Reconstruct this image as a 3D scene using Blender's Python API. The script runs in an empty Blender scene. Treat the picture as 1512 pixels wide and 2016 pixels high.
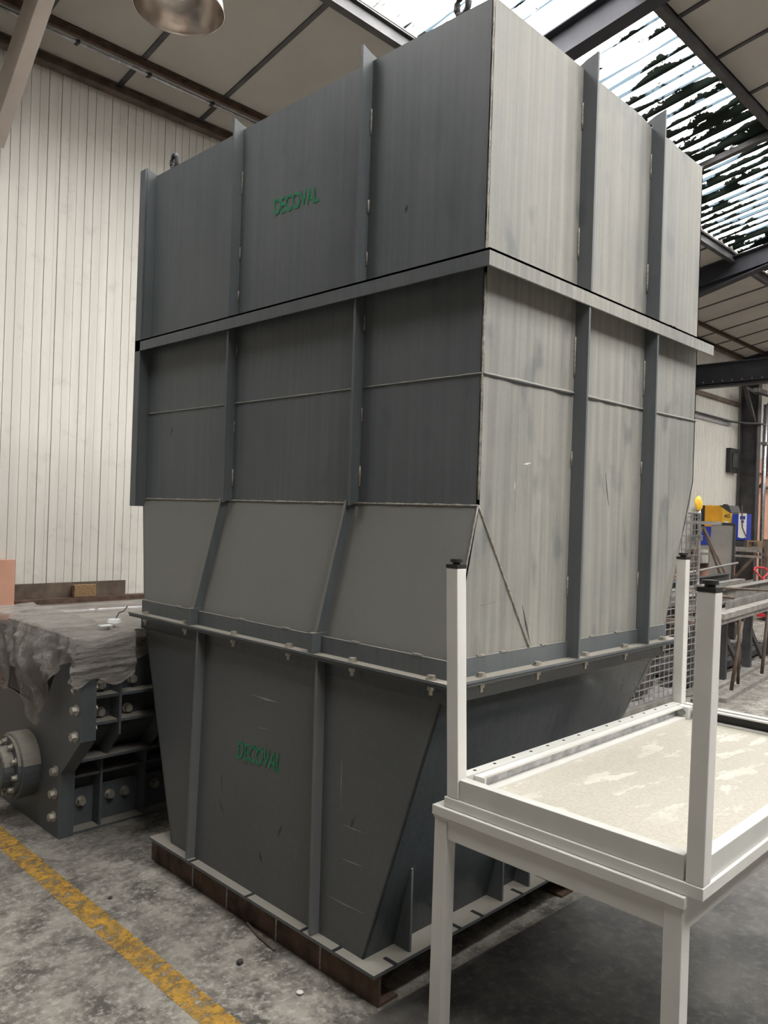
import bpy, bmesh, math, random
from mathutils import Vector, Matrix, noise

random.seed(7)
scene = bpy.context.scene
COL = scene.collection

# ------------------------------------------------------------------ camera
YAW, PITCH, ROLL, FPX = math.radians(44.64), math.radians(0.085), math.radians(-1.873), 1550.0
CAM = Vector((0, 0, 1.6))
fwd = Vector((math.cos(YAW) * math.cos(PITCH), math.sin(YAW) * math.cos(PITCH), math.sin(PITCH)))
right = Vector((math.sin(YAW), -math.cos(YAW), 0))
down = fwd.cross(right)
r2 = right * math.cos(ROLL) + down * math.sin(ROLL)
d2 = -right * math.sin(ROLL) + down * math.cos(ROLL)
cam_data = bpy.data.cameras.new('camera')
cam = bpy.data.objects.new('camera', cam_data)
COL.objects.link(cam)
rot = Matrix((r2, -d2, -fwd)).transposed()
cam.matrix_world = Matrix.Translation(CAM) @ rot.to_4x4()
cam_data.sensor_fit = 'HORIZONTAL'
cam_data.sensor_width = 36.0
cam_data.lens = 36.0 * FPX / 1512.0
cam_data.clip_start = 0.05
cam_data.clip_end = 200
scene.camera = cam

def at(px, py, f):
    """point on the ray of a photo pixel at forward distance f"""
    return CAM + (r2 * ((px - 756) / FPX) + d2 * ((py - 1008) / FPX) + fwd) * f

# ------------------------------------------------------------------ world, light, exposure
world = bpy.data.worlds.new('overcast_sky')
scene.world = world
world.use_nodes = True
bg = world.node_tree.nodes['Background']
bg.inputs[0].default_value = (1.0, 0.98, 0.955, 1)
bg.inputs[1].default_value = 21.5
vs = scene.view_settings
vs.view_transform = 'Standard'
vs.look = 'None'
vs.gamma = 1.0
vs.use_curve_mapping = False
vs.exposure = 0.0

# hall: back wall at Y=6.45, ridge at Y=-1.5, roof slope 0.18
YW, YR, YF = 6.45, -1.5, -9.45
EZ, SL = 5.11, 0.18
XA, XB = -8.0, 34.0
def zr(y):
    return EZ + SL * (YW - y) if y > YR else EZ + SL * (y - YF)
XS = -0.47                                # unseen end bay, roofed without skylights to darken the hopper's lettered side
SKY = [(2.94, 4.45), (-1.45, -0.08), (-2.92, -1.55)]
ANG = math.atan(SL)
for (ya, yb) in SKY:                      # light portals: they emit nothing, they only guide the sky sampling
    ld = bpy.data.lights.new('sky_portal', 'AREA')
    ld.shape = 'RECTANGLE'
    ld.size = XB - XS
    ld.size_y = (yb - ya) / math.cos(ANG)
    ld.cycles.is_portal = True
    lo = bpy.data.objects.new('sky_portal', ld)
    COL.objects.link(lo)
    ym = (ya + yb) / 2
    lo.location = ((XS + XB) / 2, ym, zr(ym) - 0.02)
    lo.rotation_euler = (-ANG if ym > YR else ANG, 0, 0)

# ------------------------------------------------------------------ materials
def nt_mat(name):
    m = bpy.data.materials.new(name)
    m.use_nodes = True
    nt = m.node_tree
    b = nt.nodes['Principled BSDF']
    return m, nt, b
def nd(nt, t, **kw):
    n = nt.nodes.new(t)
    for k, v in kw.items():
        if k.startswith('i_'):
            n.inputs[int(k[2:])].default_value = v
        else:
            setattr(n, k, v)
    return n
def lk(nt, a, b):
    nt.links.new(a, b)
def pos(nt, scale=(1, 1, 1)):
    g = nd(nt, 'ShaderNodeNewGeometry')
    mp = nd(nt, 'ShaderNodeMapping')
    mp.inputs['Scale'].default_value = scale
    lk(nt, g.outputs['Position'], mp.inputs['Vector'])
    return mp.outputs['Vector']
def noi(nt, vec, scale, detail=4, rough=0.55):
    n = nd(nt, 'ShaderNodeTexNoise')
    n.inputs['Scale'].default_value = scale
    n.inputs['Detail'].default_value = detail
    n.inputs['Roughness'].default_value = rough
    lk(nt, vec, n.inputs['Vector'])
    return n.outputs['Fac']
def ramp(nt, fac, a, b, ca=(0, 0, 0, 1), cb=(1, 1, 1, 1)):
    r = nd(nt, 'ShaderNodeValToRGB')
    r.color_ramp.elements[0].position = a
    r.color_ramp.elements[1].position = b
    r.color_ramp.elements[0].color = ca
    r.color_ramp.elements[1].color = cb
    lk(nt, fac, r.inputs[0])
    return r.outputs[0]
def mixc(nt, fac, a, b, mode='MIX'):
    m = nd(nt, 'ShaderNodeMix', data_type='RGBA', blend_type=mode)
    if hasattr(fac, 'node'): lk(nt, fac, m.inputs[0])
    else: m.inputs[0].default_value = fac
    for i, v in ((6, a), (7, b)):
        if hasattr(v, 'node'): lk(nt, v, m.inputs[i])
        else: m.inputs[i].default_value = (*v, 1) if len(v) == 3 else v
    return m.outputs[2]
def math_(nt, op, a, b=0.0):
    m = nd(nt, 'ShaderNodeMath', operation=op)
    for i, v in ((0, a), (1, b)):
        if hasattr(v, 'node'): lk(nt, v, m.inputs[i])
        else: m.inputs[i].default_value = v
    return m.outputs[0]
def bump(nt, b, h, strength=0.3, dist=0.01):
    bn = nd(nt, 'ShaderNodeBump')
    bn.inputs['Strength'].default_value = strength
    bn.inputs['Distance'].default_value = dist
    lk(nt, h, bn.inputs['Height'])
    lk(nt, bn.outputs[0], b.inputs['Normal'])
def simple(name, col, rough=0.5, metal=0.0, var=0.25, scale=6.0, bmp=0.0, tint=None):
    m, nt, b = nt_mat(name)
    v = pos(nt)
    f = noi(nt, v, scale)
    dark = tuple(c * (1 - var) for c in col)
    lite = tuple(min(1, c * (1 + var)) for c in (tint or col))
    lk(nt, ramp(nt, f, 0.3, 0.7, (*dark, 1), (*lite, 1)), b.inputs['Base Color'])
    b.inputs['Roughness'].default_value = rough
    b.inputs['Metallic'].default_value = metal
    if bmp: bump(nt, b, noi(nt, v, scale * 8, 2), bmp, 0.004)
    return m

def paint_mat(name, col, dust=(0.29, 0.265, 0.225), dust_amt=0.33, rough=0.38, haze=(0.225, 0.228, 0.228)):
    """grey machine paint: drip streaks, hand smears, dust film and a layer of dust on faces that look up"""
    m, nt, b = nt_mat(name)
    v = pos(nt)
    streak = noi(nt, pos(nt, (38, 38, 0.8)), 1.0, 6, 0.62)
    cloud = noi(nt, v, 1.3, 4, 0.6)
    fine = noi(nt, v, 55, 3, 0.6)
    blot = ramp(nt, noi(nt, pos(nt, (9, 9, 5)), 1.0, 2, 0.4), 0.62, 0.74)
    base = mixc(nt, ramp(nt, cloud, 0.3, 0.75), col, tuple(c * 1.2 for c in col))
    film = math_(nt, 'MULTIPLY', ramp(nt, streak, 0.2, 0.9), dust_amt * 1.1)
    film = math_(nt, 'ADD', film, math_(nt, 'MULTIPLY', ramp(nt, cloud, 0.2, 0.9), dust_amt * 0.8))
    film = math_(nt, 'MULTIPLY', film, math_(nt, 'SUBTRACT', 1.0, math_(nt, 'MULTIPLY', blot, 0.45)))
    g = nd(nt, 'ShaderNodeNewGeometry')
    sx = nd(nt, 'ShaderNodeSeparateXYZ')
    lk(nt, g.outputs['True Normal'], sx.inputs[0])
    up = ramp(nt, sx.outputs[2], 0.05, 0.30)
    upd = math_(nt, 'MULTIPLY', up, math_(nt, 'ADD', 0.62, math_(nt, 'MULTIPLY', cloud, 0.45)))
    fac = math_(nt, 'MAXIMUM', film, upd)
    fac = math_(nt, 'MINIMUM', math_(nt, 'ADD', fac, math_(nt, 'MULTIPLY', math_(nt, 'SUBTRACT', fine, 0.5), 0.15)), 1.0)
    dcol = mixc(nt, up, haze, dust)
    lk(nt, mixc(nt, fac, base, dcol), b.inputs['Base Color'])
    rr = math_(nt, 'ADD', rough, math_(nt, 'MULTIPLY', fac, 0.42))
    lk(nt, rr, b.inputs['Roughness'])
    bump(nt, b, fine, 0.12, 0.002)
    return m

M = {}
M['paint'] = paint_mat('grey_machine_paint', (0.066, 0.080, 0.088))
M['paint_dark'] = paint_mat('clean_grey_machine_paint', (0.032, 0.039, 0.045), dust_amt=0.13, rough=0.28)
M['crusher'] = paint_mat('blue_grey_crusher_paint', (0.048, 0.058, 0.067), dust_amt=0.2)
M['weld'] = simple('weld_bead', (0.32, 0.30, 0.27), 0.5, 0.3, 0.4, 60, 0.5)
M['bolt'] = simple('zinc_bolt', (0.42, 0.39, 0.34), 0.45, 0.6, 0.25, 40)
M['rust'] = simple('rusty_steel', (0.10, 0.062, 0.042), 0.8, 0.1, 0.5, 14, 0.3)
M['darksteel'] = simple('dark_mill_steel', (0.055, 0.053, 0.055), 0.55, 0.2, 0.4, 5)
M['steel'] = simple('dusty_grey_steel', (0.27, 0.255, 0.235), 0.6, 0.25, 0.35, 9)
M['brownsteel'] = simple('brown_primed_steel', (0.12, 0.088, 0.066), 0.65, 0.1, 0.4, 9)
M['galv'] = simple('galvanised_steel', (0.42, 0.42, 0.43), 0.34, 0.85, 0.3, 25)
M['paint_gloss'] = paint_mat('glossy_grey_machine_paint', (0.035, 0.043, 0.048), dust_amt=0.10, rough=0.13)
M['white'] = simple('white_powder_coat', (0.70, 0.685, 0.65), 0.4, 0, 0.05, 8)
M['rail_green'] = simple('pale_grey_powder_coat', (0.60, 0.595, 0.56), 0.4, 0, 0.05, 8)
M['black'] = simple('black_rubber', (0.018, 0.018, 0.018), 0.5, 0, 0.2, 20)
M['yellow'] = simple('yellow_enamel', (0.75, 0.36, 0.015), 0.4, 0, 0.12, 5)
M['yellow_light'] = simple('light_yellow_enamel', (0.85, 0.5, 0.05), 0.4, 0, 0.1, 5)
M['blue'] = simple('blue_enamel', (0.01, 0.035, 0.33), 0.35, 0, 0.2, 5)
M['paper'] = simple('white_label', (0.8, 0.8, 0.8), 0.6, 0, 0.05, 10)
M['red'] = simple('red_enamel', (0.55, 0.03, 0.04), 0.4, 0, 0.2, 10)
M['pink'] = simple('salmon_wall_paint', (0.56, 0.30, 0.21), 0.8, 0, 0.15, 2.2, 0.2)
M['cream'] = simple('cream_wall', (0.62, 0.60, 0.55), 0.7, 0, 0.08, 1.5)
M['hallwall'] = simple('grey_hall_wall', (0.30, 0.28, 0.26), 0.8, 0, 0.1, 1.5)
M['paint_dusty_bright'] = paint_mat('brightened_dusty_grey_paint', (0.085, 0.098, 0.105), dust=(0.40, 0.37, 0.315), dust_amt=0.64, haze=(0.42, 0.395, 0.35))  # beige dust film, lightened further to carry the stronger light on the front
M['ceil'] = simple('roof_insulation_panel', (0.42, 0.395, 0.36), 0.75, 0, 0.10, 1.2)
M['cork'] = simple('pressed_cork', (0.27, 0.17, 0.085), 0.9, 0, 0.6, 90, 0.6)
M['alu'] = simple('spun_aluminium', (0.78, 0.71, 0.66), 0.2, 1.0, 0.25, 9)
M['bulb'] = simple('frosted_bulb', (0.85, 0.83, 0.8), 0.2, 0, 0.03, 9)
M['beige'] = simple('beige_steel_paint', (0.50, 0.43, 0.38), 0.55, 0, 0.12, 3)
M['raft'] = simple('dark_blue_grey_steel_paint', (0.028, 0.028, 0.036), 0.75, 0.0, 0.35, 3)
M['stone'] = simple('dark_stone', (0.06, 0.06, 0.058), 0.85, 0, 0.4, 40, 0.5)
M['chip'] = simple('white_shard', (0.75, 0.73, 0.7), 0.6, 0, 0.1, 40)
M['moss'] = simple('dirt_lump', (0.10, 0.08, 0.055), 0.95, 0, 0.5, 60, 0.6)
M['grey_sheet'] = simple('grey_sheet_steel', (0.20, 0.185, 0.17), 0.55, 0.3, 0.15, 3)
M['void'] = simple('dark_opening', (0.012, 0.012, 0.013), 0.9, 0, 0.2, 5)

# painted cladding boards: dirty streaks and scratches
m, nt, b = nt_mat('cladding_paint')
v = pos(nt)
f1 = ramp(nt, noi(nt, pos(nt, (7, 7, 0.7)), 1.0, 6, 0.65), 0.35, 0.8)
f2 = ramp(nt, noi(nt, v, 5.5, 8, 0.72), 0.56, 0.72)
f3 = noi(nt, pos(nt, (14, 1, 0.05)), 1.0, 1)
c = mixc(nt, math_(nt, 'MULTIPLY', f1, 0.4), (0.70, 0.675, 0.62), (0.52, 0.485, 0.43))
c = mixc(nt, math_(nt, 'MULTIPLY', f2, 0.35), c, (0.36, 0.33, 0.29))
c = mixc(nt, 1.0, c, ramp(nt, f3, 0.2, 0.8, (0.88, 0.88, 0.88, 1), (1, 1, 1, 1)), 'MULTIPLY')
lk(nt, c, b.inputs['Base Color'])
b.inputs['Roughness'].default_value = 0.55
M['clad'] = m

# floor: mottled worn concrete with oil stains and cracks
m, nt, b = nt_mat('worn_concrete')
v = pos(nt)
big = noi(nt, v, 0.9, 4, 0.6)
mid = noi(nt, v, 7, 8, 0.72)
sp = noi(nt, v, 38, 6, 0.7)
c = mixc(nt, ramp(nt, mid, 0.40, 0.60), (0.075, 0.067, 0.058), (0.34, 0.315, 0.275))
c = mixc(nt, math_(nt, 'MULTIPLY', ramp(nt, sp, 0.50, 0.64), 0.6), c, (0.52, 0.495, 0.45))
c = mixc(nt, math_(nt, 'MULTIPLY', ramp(nt, big, 0.45, 0.7), 0.5), c, (0.15, 0.135, 0.12))
oil = ramp(nt, noi(nt, v, 3.1, 2, 0.4), 0.66, 0.76)
c = mixc(nt, math_(nt, 'MULTIPLY', oil, 0.6), c, (0.05, 0.046, 0.042))
vo = nd(nt, 'ShaderNodeTexVoronoi', feature='DISTANCE_TO_EDGE')
vo.inputs['Scale'].default_value = 0.75
wob = nd(nt, 'ShaderNodeVectorMath', operation='ADD')
lk(nt, v, wob.inputs[0])
nz = nd(nt, 'ShaderNodeTexNoise'); nz.inputs['Scale'].default_value = 2.5; nz.inputs['Detail'].default_value = 6
lk(nt, v, nz.inputs['Vector']); 
sc = nd(nt, 'ShaderNodeVectorMath', operation='SCALE'); sc.inputs['Scale'].default_value = 0.35
lk(nt, nz.outputs['Color'], sc.inputs[0]); lk(nt, sc.outputs[0], wob.inputs[1])
lk(nt, wob.outputs[0], vo.inputs['Vector'])
crack = ramp(nt, vo.outputs['Distance'], 0.0, 0.006, (1, 1, 1, 1), (0, 0, 0, 1))
c = mixc(nt, math_(nt, 'MULTIPLY', crack, 0.5), c, (0.03, 0.028, 0.025))
lk(nt, c, b.inputs['Base Color'])
lk(nt, ramp(nt, mid, 0.3, 0.7, (0.55, 0.55, 0.55, 1), (0.8, 0.8, 0.8, 1)), b.inputs['Roughness'])
bump(nt, b, mid, 0.25, 0.01)
M['floor'] = m
m, nt, b = nt_mat('darker_concrete')  # darker concrete for the patch under and around the table
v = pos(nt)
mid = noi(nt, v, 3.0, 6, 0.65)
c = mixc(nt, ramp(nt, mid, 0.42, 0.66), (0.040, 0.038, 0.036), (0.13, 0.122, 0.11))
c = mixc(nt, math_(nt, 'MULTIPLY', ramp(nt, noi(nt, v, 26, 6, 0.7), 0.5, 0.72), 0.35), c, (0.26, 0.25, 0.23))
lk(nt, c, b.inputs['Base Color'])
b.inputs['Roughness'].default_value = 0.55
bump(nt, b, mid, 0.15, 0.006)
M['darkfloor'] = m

# worn yellow line: paint chipped away to clear
m, nt, b = nt_mat('worn_yellow_line_paint')
v = pos(nt)
c = mixc(nt, ramp(nt, noi(nt, v, 16, 6, 0.7), 0.35, 0.65), (0.56, 0.30, 0.035), (0.24, 0.165, 0.06))
lk(nt, c, b.inputs['Base Color'])
b.inputs['Roughness'].default_value = 0.6
lk(nt, ramp(nt, noi(nt, v, 24, 8, 0.75), 0.42, 0.53), b.inputs['Alpha'])
M['line'] = m

# stencilled green paint: patchy
m, nt, b = nt_mat('green_stencil_paint')
v = pos(nt)
b.inputs['Base Color'].default_value = (0.02, 0.27, 0.12, 1)
b.inputs['Roughness'].default_value = 0.5
lk(nt, ramp(nt, noi(nt, v, 45, 5, 0.7), 0.25, 0.6, (0.35, 0.35, 0.35, 1), (0.85, 0.85, 0.85, 1)), b.inputs['Alpha'])
M['green'] = m

# board underside with smears
m, nt, b = nt_mat('beige_board_with_glue_smears')
v = pos(nt)
base = mixc(nt, ramp(nt, noi(nt, v, 120, 3), 0.35, 0.65), (0.42, 0.39, 0.33), (0.50, 0.47, 0.40))
wv = noi(nt, pos(nt, (5, 14, 1)), 1.0, 6, 0.62)
sm = ramp(nt, wv, 0.56, 0.60)
sm2 = ramp(nt, noi(nt, v, 2.2, 3), 0.38, 0.52)
c = mixc(nt, math_(nt, 'MULTIPLY', math_(nt, 'MULTIPLY', sm, sm2), 0.6), base, (0.70, 0.67, 0.60))
lk(nt, c, b.inputs['Base Color'])
b.inputs['Roughness'].default_value = 0.6
M['board'] = m

# clear dusty plastic film
m, nt, b = nt_mat('clear_plastic_film')
out = nt.nodes['Material Output']
v = pos(nt)
tr = nd(nt, 'ShaderNodeBsdfTransparent')
b.inputs['Base Color'].default_value = (0.36, 0.33, 0.30, 1)
b.inputs['Roughness'].default_value = 0.16
b.inputs['Specular IOR Level'].default_value = 0.9
mx = nd(nt, 'ShaderNodeMixShader')
lk(nt, ramp(nt, noi(nt, pos(nt, (3, 9, 9)), 1.0, 5, 0.6), 0.3, 0.75, (0.45, 0.45, 0.45, 1), (0.9, 0.9, 0.9, 1)), mx.inputs[0])
lk(nt, tr.outputs[0], mx.inputs[1]); lk(nt, b.outputs[0], mx.inputs[2]); lk(nt, mx.outputs[0], out.inputs['Surface'])
bump(nt, b, noi(nt, pos(nt, (5, 28, 18)), 1.0, 6, 0.65), 1.0, 0.05)
M['plastic'] = m

# translucent corrugated roof sheet with moss in the valleys
m, nt, b = nt_mat('translucent_roof_sheet')
out = nt.nodes['Material Output']
v = pos(nt)
tr = nd(nt, 'ShaderNodeBsdfTransparent'); tr.inputs[0].default_value = (0.92, 0.925, 0.92, 1)
tl = nd(nt, 'ShaderNodeBsdfTranslucent'); tl.inputs[0].default_value = (0.8, 0.82, 0.82, 1)
mx = nd(nt, 'ShaderNodeMixShader')
PITCHW = 0.177
sx = nd(nt, 'ShaderNodeSeparateXYZ'); lk(nt, v, sx.inputs[0])
wave = math_(nt, 'SINE', math_(nt, 'MULTIPLY', sx.outputs[0], 2 * math.pi / PITCHW))
wn = noi(nt, pos(nt, (3, 1.0, 1)), 1.0, 4)
zone = noi(nt, pos(nt, (0.55, 0.3, 0.3)), 1.0, 2)
gx = ramp(nt, math_(nt, 'MULTIPLY', sx.outputs[0], 0.1), 0.60, 0.90)          # older, dirtier sheets further down the hall
lk(nt, nd(nt, 'ShaderNodeValue').outputs[0], mx.inputs[0]); mx.inputs[0].links[0].from_node.outputs[0].default_value = 0.15
lk(nt, tr.outputs[0], mx.inputs[1]); lk(nt, tl.outputs[0], mx.inputs[2])
stripe = math_(nt, 'ADD', math_(nt, 'MULTIPLY', wave, -0.5), math_(nt, 'ADD', math_(nt, 'MULTIPLY', wn, 0.8), math_(nt, 'MULTIPLY', gx, 0.42)))
stripe = ramp(nt, stripe, 0.80, 0.92)
thin = ramp(nt, wave, 0.975, 0.995)
md = noi(nt, pos(nt, (4.2, 2.0, 2.0)), 1.0, 7, 0.66)
mk = math_(nt, 'ADD', math_(nt, 'ADD', math_(nt, 'MULTIPLY', md, 0.75), math_(nt, 'MULTIPLY', zone, 0.55)), math_(nt, 'MULTIPLY', wave, -0.05))
mk = math_(nt, 'ADD', mk, math_(nt, 'MULTIPLY', gx, 0.035))
moss = ramp(nt, mk, 0.70, 0.72)
df = nd(nt, 'ShaderNodeBsdfDiffuse'); df.inputs[0].default_value = (0.02, 0.026, 0.022, 1)
dt = nd(nt, 'ShaderNodeBsdfTransparent'); dt.inputs[0].default_value = (0.018, 0.026, 0.032, 1)
mx1 = nd(nt, 'ShaderNodeMixShader')
lk(nt, math_(nt, 'MAXIMUM', stripe, math_(nt, 'MULTIPLY', thin, 0.985)), mx1.inputs[0]); lk(nt, mx.outputs[0], mx1.inputs[1]); lk(nt, dt.outputs[0], mx1.inputs[2])
mx2 = nd(nt, 'ShaderNodeMixShader')
lk(nt, moss, mx2.inputs[0]); lk(nt, mx1.outputs[0], mx2.inputs[1]); lk(nt, df.outputs[0], mx2.inputs[2])
lk(nt, mx2.outputs[0], out.inputs['Surface'])
M['sheet'] = m

# ------------------------------------------------------------------ geometry helpers
def base_of(parent):
    p = Vector((0, 0, 0))
    while parent is not None:
        p = p + parent.location
        parent = parent.parent
    return p
def tag(o, label=None, cat=None, group=None, kind=None):
    if label: o['label'] = label
    if cat: o['category'] = cat
    if group: o['group'] = group
    if kind: o['kind'] = kind
    return o
def thing(name, label, cat, loc=(0, 0, 0), group=None):
    o = bpy.data.objects.new(name, None)
    o.empty_display_size = 0.1
    COL.objects.link(o)
    o.location = loc
    return tag(o, label, cat, group)
def link(name, me, parent=None, loc=None):
    o = bpy.data.objects.new(name, me)
    COL.objects.link(o)
    o.parent = parent
    if loc is not None: o.location = Vector(loc) - base_of(parent)
    return o
class G:
    """collects shapes in world coordinates; build() links them as one mesh object"""
    def __init__(s): s.v = []; s.f = []
    def add(s, vs, fs):
        n = len(s.v); s.v += [tuple(p) for p in vs]; s.f += [tuple(i + n for i in q) for q in fs]; return s
    def box(s, x0, x1, y0, y1, z0, z1):
        return s.add([(x, y, z) for z in (z0, z1) for y in (y0, y1) for x in (x0, x1)],
                     [(0, 2, 3, 1), (4, 5, 7, 6), (0, 1, 5, 4), (2, 6, 7, 3), (0, 4, 6, 2), (1, 3, 7, 5)])
    def prism(s, pts, off):
        """polygon pts swept by vector off"""
        pts = [Vector(p) for p in pts]; off = Vector(off); n = len(pts)
        nrm = Vector((0, 0, 0))
        for i in range(n): nrm += pts[i].cross(pts[(i + 1) % n])
        if nrm.dot(off) > 0: pts.reverse()
        vs = pts + [p + off for p in pts]
        fs = [tuple(range(n)), tuple(reversed(range(n, 2 * n)))]
        fs += [(i, n + i, n + (i + 1) % n, (i + 1) % n)[::-1] for i in range(n)]
        fs = [fs[0], fs[1]] + [((i + 1) % n, i, n + i, n + (i + 1) % n) for i in range(n)]
        return s.add(vs, fs)
    def bar(s, a, b, w, h, up=(0, 0, 1)):
        """rectangular bar from a to b, w across, h along up"""
        a = Vector(a); b = Vector(b); d = (b - a).normalized(); up = Vector(up)
        if abs(d.dot(up)) > 0.98: up = Vector((1, 0, 0))
        sd = d.cross(up).normalized(); u = sd.cross(d).normalized()
        q = [sd * (w / 2) * i + u * (h / 2) * j for i, j in ((-1, -1), (1, -1), (1, 1), (-1, 1))]
        return s.add([a + k for k in q] + [b + k for k in q], [(3, 2, 1, 0), (4, 5, 6, 7)] + [(i, (i + 1) % 4, 4 + (i + 1) % 4, 4 + i) for i in range(4)])
    def tube(s, pts, r, n=8, cap=True):
        pts = [Vector(p) for p in pts]; rings = []
        for i, p in enumerate(pts):
            d = ((pts[min(i + 1, len(pts) - 1)] - pts[max(i - 1, 0)])).normalized()
            ref = Vector((0, 0, 1)) if abs(d.z) < 0.9 else Vector((1, 0, 0))
            a = d.cross(ref).normalized(); c = d.cross(a)
            rr = r[i] if isinstance(r, (list, tuple)) else r
            rings.append([p + (a * math.cos(2 * math.pi * k / n) + c * math.sin(2 * math.pi * k / n)) * rr for k in range(n)])
        vs = [q for R in rings for q in R]
        fs = [(i * n + k, (i + 1) * n + k, (i + 1) * n + (k + 1) % n, i * n + (k + 1) % n) for i in range(len(pts) - 1) for k in range(n)]
        fs = [f[::-1] for f in fs]
        if cap: fs += [tuple(range(n)), tuple(reversed(range((len(pts) - 1) * n, len(pts) * n)))]
        return s.add(vs, fs)
    def mesh(s, name, mat, smooth=False, bevel=0.0):
        me = bpy.data.meshes.new(name)
        me.from_pydata(s.v, [], s.f); me.update()
        bm = bmesh.new(); bm.from_mesh(me)
        bmesh.ops.recalc_face_normals(bm, faces=bm.faces)
        if bevel:
            bmesh.ops.bevel(bm, geom=bm.edges[:], offset=bevel, segments=2, profile=0.6, affect='EDGES')
        bm.to_mesh(me); bm.free()
        if mat: me.materials.append(M[mat])
        if smooth:
            for p in me.polygons: p.use_smooth = True
        return me
    def build(s, name, mat, parent=None, smooth=False, bevel=0.0):
        b0 = base_of(parent)
        if parent is not None and b0.length:
            s.v = [(x - b0.x, y - b0.y, z - b0.z) for x, y, z in s.v]
        return link(name, s.mesh(name, mat, smooth, bevel), parent)
def Bx(*a): return G().box(*a)
def struct(o): o['kind'] = 'structure'; return o
def hexbolt_mesh(name, r, h, mat='bolt', washer=True):
    """hex head on washer, axis +Z"""
    g = G()
    if washer: g.tube([(0, 0, 0), (0, 0, h * 0.25)], r * 1.35, 10)
    g.tube([(0, 0, h * 0.2), (0, 0, h)], r, 6)
    return g.mesh(name, mat)

# ------------------------------------------------------------------ room shell
floor = struct(Bx(XA - 0.3, XB + 0.3, YF - 0.3, YW + 0.3, -0.25, 0).build('floor', 'floor'))
G().prism([(1.55, 1.76, 0), (3.3, 1.70, 0), (4.6, 1.55, 0), (5.2, 0.9, 0), (5.0, -1.5, 0), (0.9, -1.5, 0), (1.1, 1.2, 0)], (0, 0, 0.002)).build('dark_floor_patch', 'darkfloor', floor)
wall_back = struct(Bx(XA - 0.3, XB + 0.3, YW, YW + 0.25, 0, EZ + 0.05).build('wall_back', 'cream'))
struct(Bx(XA - 0.3, XB + 0.3, YF - 0.25, YF, 0, EZ + 0.05).build('wall_front', 'hallwall'))
for nm, x0, x1 in (('wall_left', XA - 0.3, XA), ('wall_right', XB, XB + 0.3)):
    g = G().prism([(x0, YF, 0), (x0, YW, 0), (x0, YW, zr(YW) + 0.05), (x0, YR, zr(YR) + 0.05), (x0, YF, zr(YF) + 0.05)], (x1 - x0, 0, 0))
    struct(g.build(nm, 'hallwall'))

# ceiling: opaque roof deck in strips between the skylights, panels and dark battens hung below it
ceiling = struct(G().prism([(XA - 0.3, 4.45, zr(4.45) + 0.05), (XA - 0.3, YW + 0.3, zr(YW + 0.3) + 0.05), (XA - 0.3, YW + 0.3, zr(YW + 0.3) + 0.15), (XA - 0.3, 4.45, zr(4.45) + 0.15)], (XB - XA + 0.6, 0, 0)).build('ceiling', 'ceil'))
def deck(ya, yb, pan=False):
    g = G().prism([(XA - 0.3, ya, zr(ya) + 0.05), (XA - 0.3, yb, zr(yb) + 0.05), (XA - 0.3, yb, zr(yb) + 0.15), (XA - 0.3, ya, zr(ya) + 0.15)], (XB - XA + 0.6, 0, 0))
    return g.build('roof_deck', 'ceil', ceiling)
deck(-0.08, 2.94); deck(YF - 0.3, -2.92)
Bx(XA - 0.3, XB + 0.3, -1.56, -1.44, zr(YR) + 0.05, zr(YR) + 0.15).build('ridge_cap', 'ceil', ceiling)
PW = 0.78
xs0 = 3.07 - 2 * PW
for (ya, yb) in ((5.98, YW - 0.02), (4.50, 5.92), (1.45, 2.90)):
    g0 = G().prism([(0.012, ya, zr(ya)), (0.012, yb, zr(yb)), (0.012, yb, zr(yb) + 0.03), (0.012, ya, zr(ya) + 0.03)], (PW - 0.024, 0, 0))
    me = g0.mesh('ceiling_panel', 'ceil')
    gb = G().prism([(-0.022, ya, zr(ya) - 0.012), (-0.022, yb, zr(yb) - 0.012), (-0.022, yb, zr(yb) + 0.028), (-0.022, ya, zr(ya) + 0.028)], (0.044, 0, 0))
    mb = gb.mesh('ceiling_batten', 'darksteel')
    for i in range(26):
        x = xs0 + i * PW
        link('ceiling_panel', me, ceiling, (x, 0, 0))
        link('ceiling_batten', mb, ceiling, (x, 0, 0.001))

# corrugated translucent sheets, five waves each
def sheet_mesh(ya, yb):
    vs, fs = [], []
    n = 40
    w = 5 * PITCHW
    ys = [ya - 0.08, ya + (yb - ya) * 0.5, yb + 0.08]
    for y in ys:
        for i in range(n + 1):
            x = w * i / n
            vs.append((x, y, zr(min(max(y, ya), yb)) + (SL if y > YR else -SL) * (min(max(y, ya), yb) - y) + 0.085 + 0.026 * math.sin(2 * math.pi * x / PITCHW)))
    for j in range(2):
        for i in range(n):
            a = j * (n + 1) + i
            fs.append((a, a + 1, a + n + 2, a + n + 1))
    me = bpy.data.meshes.new('skylight_sheet')
    me.from_pydata(vs, [], fs); me.update()
    me.materials.append(M['sheet'])
    for p in me.polygons: p.use_smooth = True
    return me
for (ya, yb) in SKY:
    me = sheet_mesh(ya, yb)
    k0 = 0
    G().prism([(XA - 0.3, ya, zr(ya) + 0.05), (XA - 0.3, yb, zr(yb) + 0.05), (XA - 0.3, yb, zr(yb) + 0.15), (XA - 0.3, ya, zr(ya) + 0.15)], (0.3 - XA, 0, 0)).build('roof_deck', 'ceil', ceiling)  # opaque end bay, added to cut light on the lettered side
    for k in range(k0, int(XB / (5 * PITCHW)) + 1):
        link('skylight_sheet', me, ceiling, (k * 5 * PITCHW, 0, 0.0))

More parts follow.
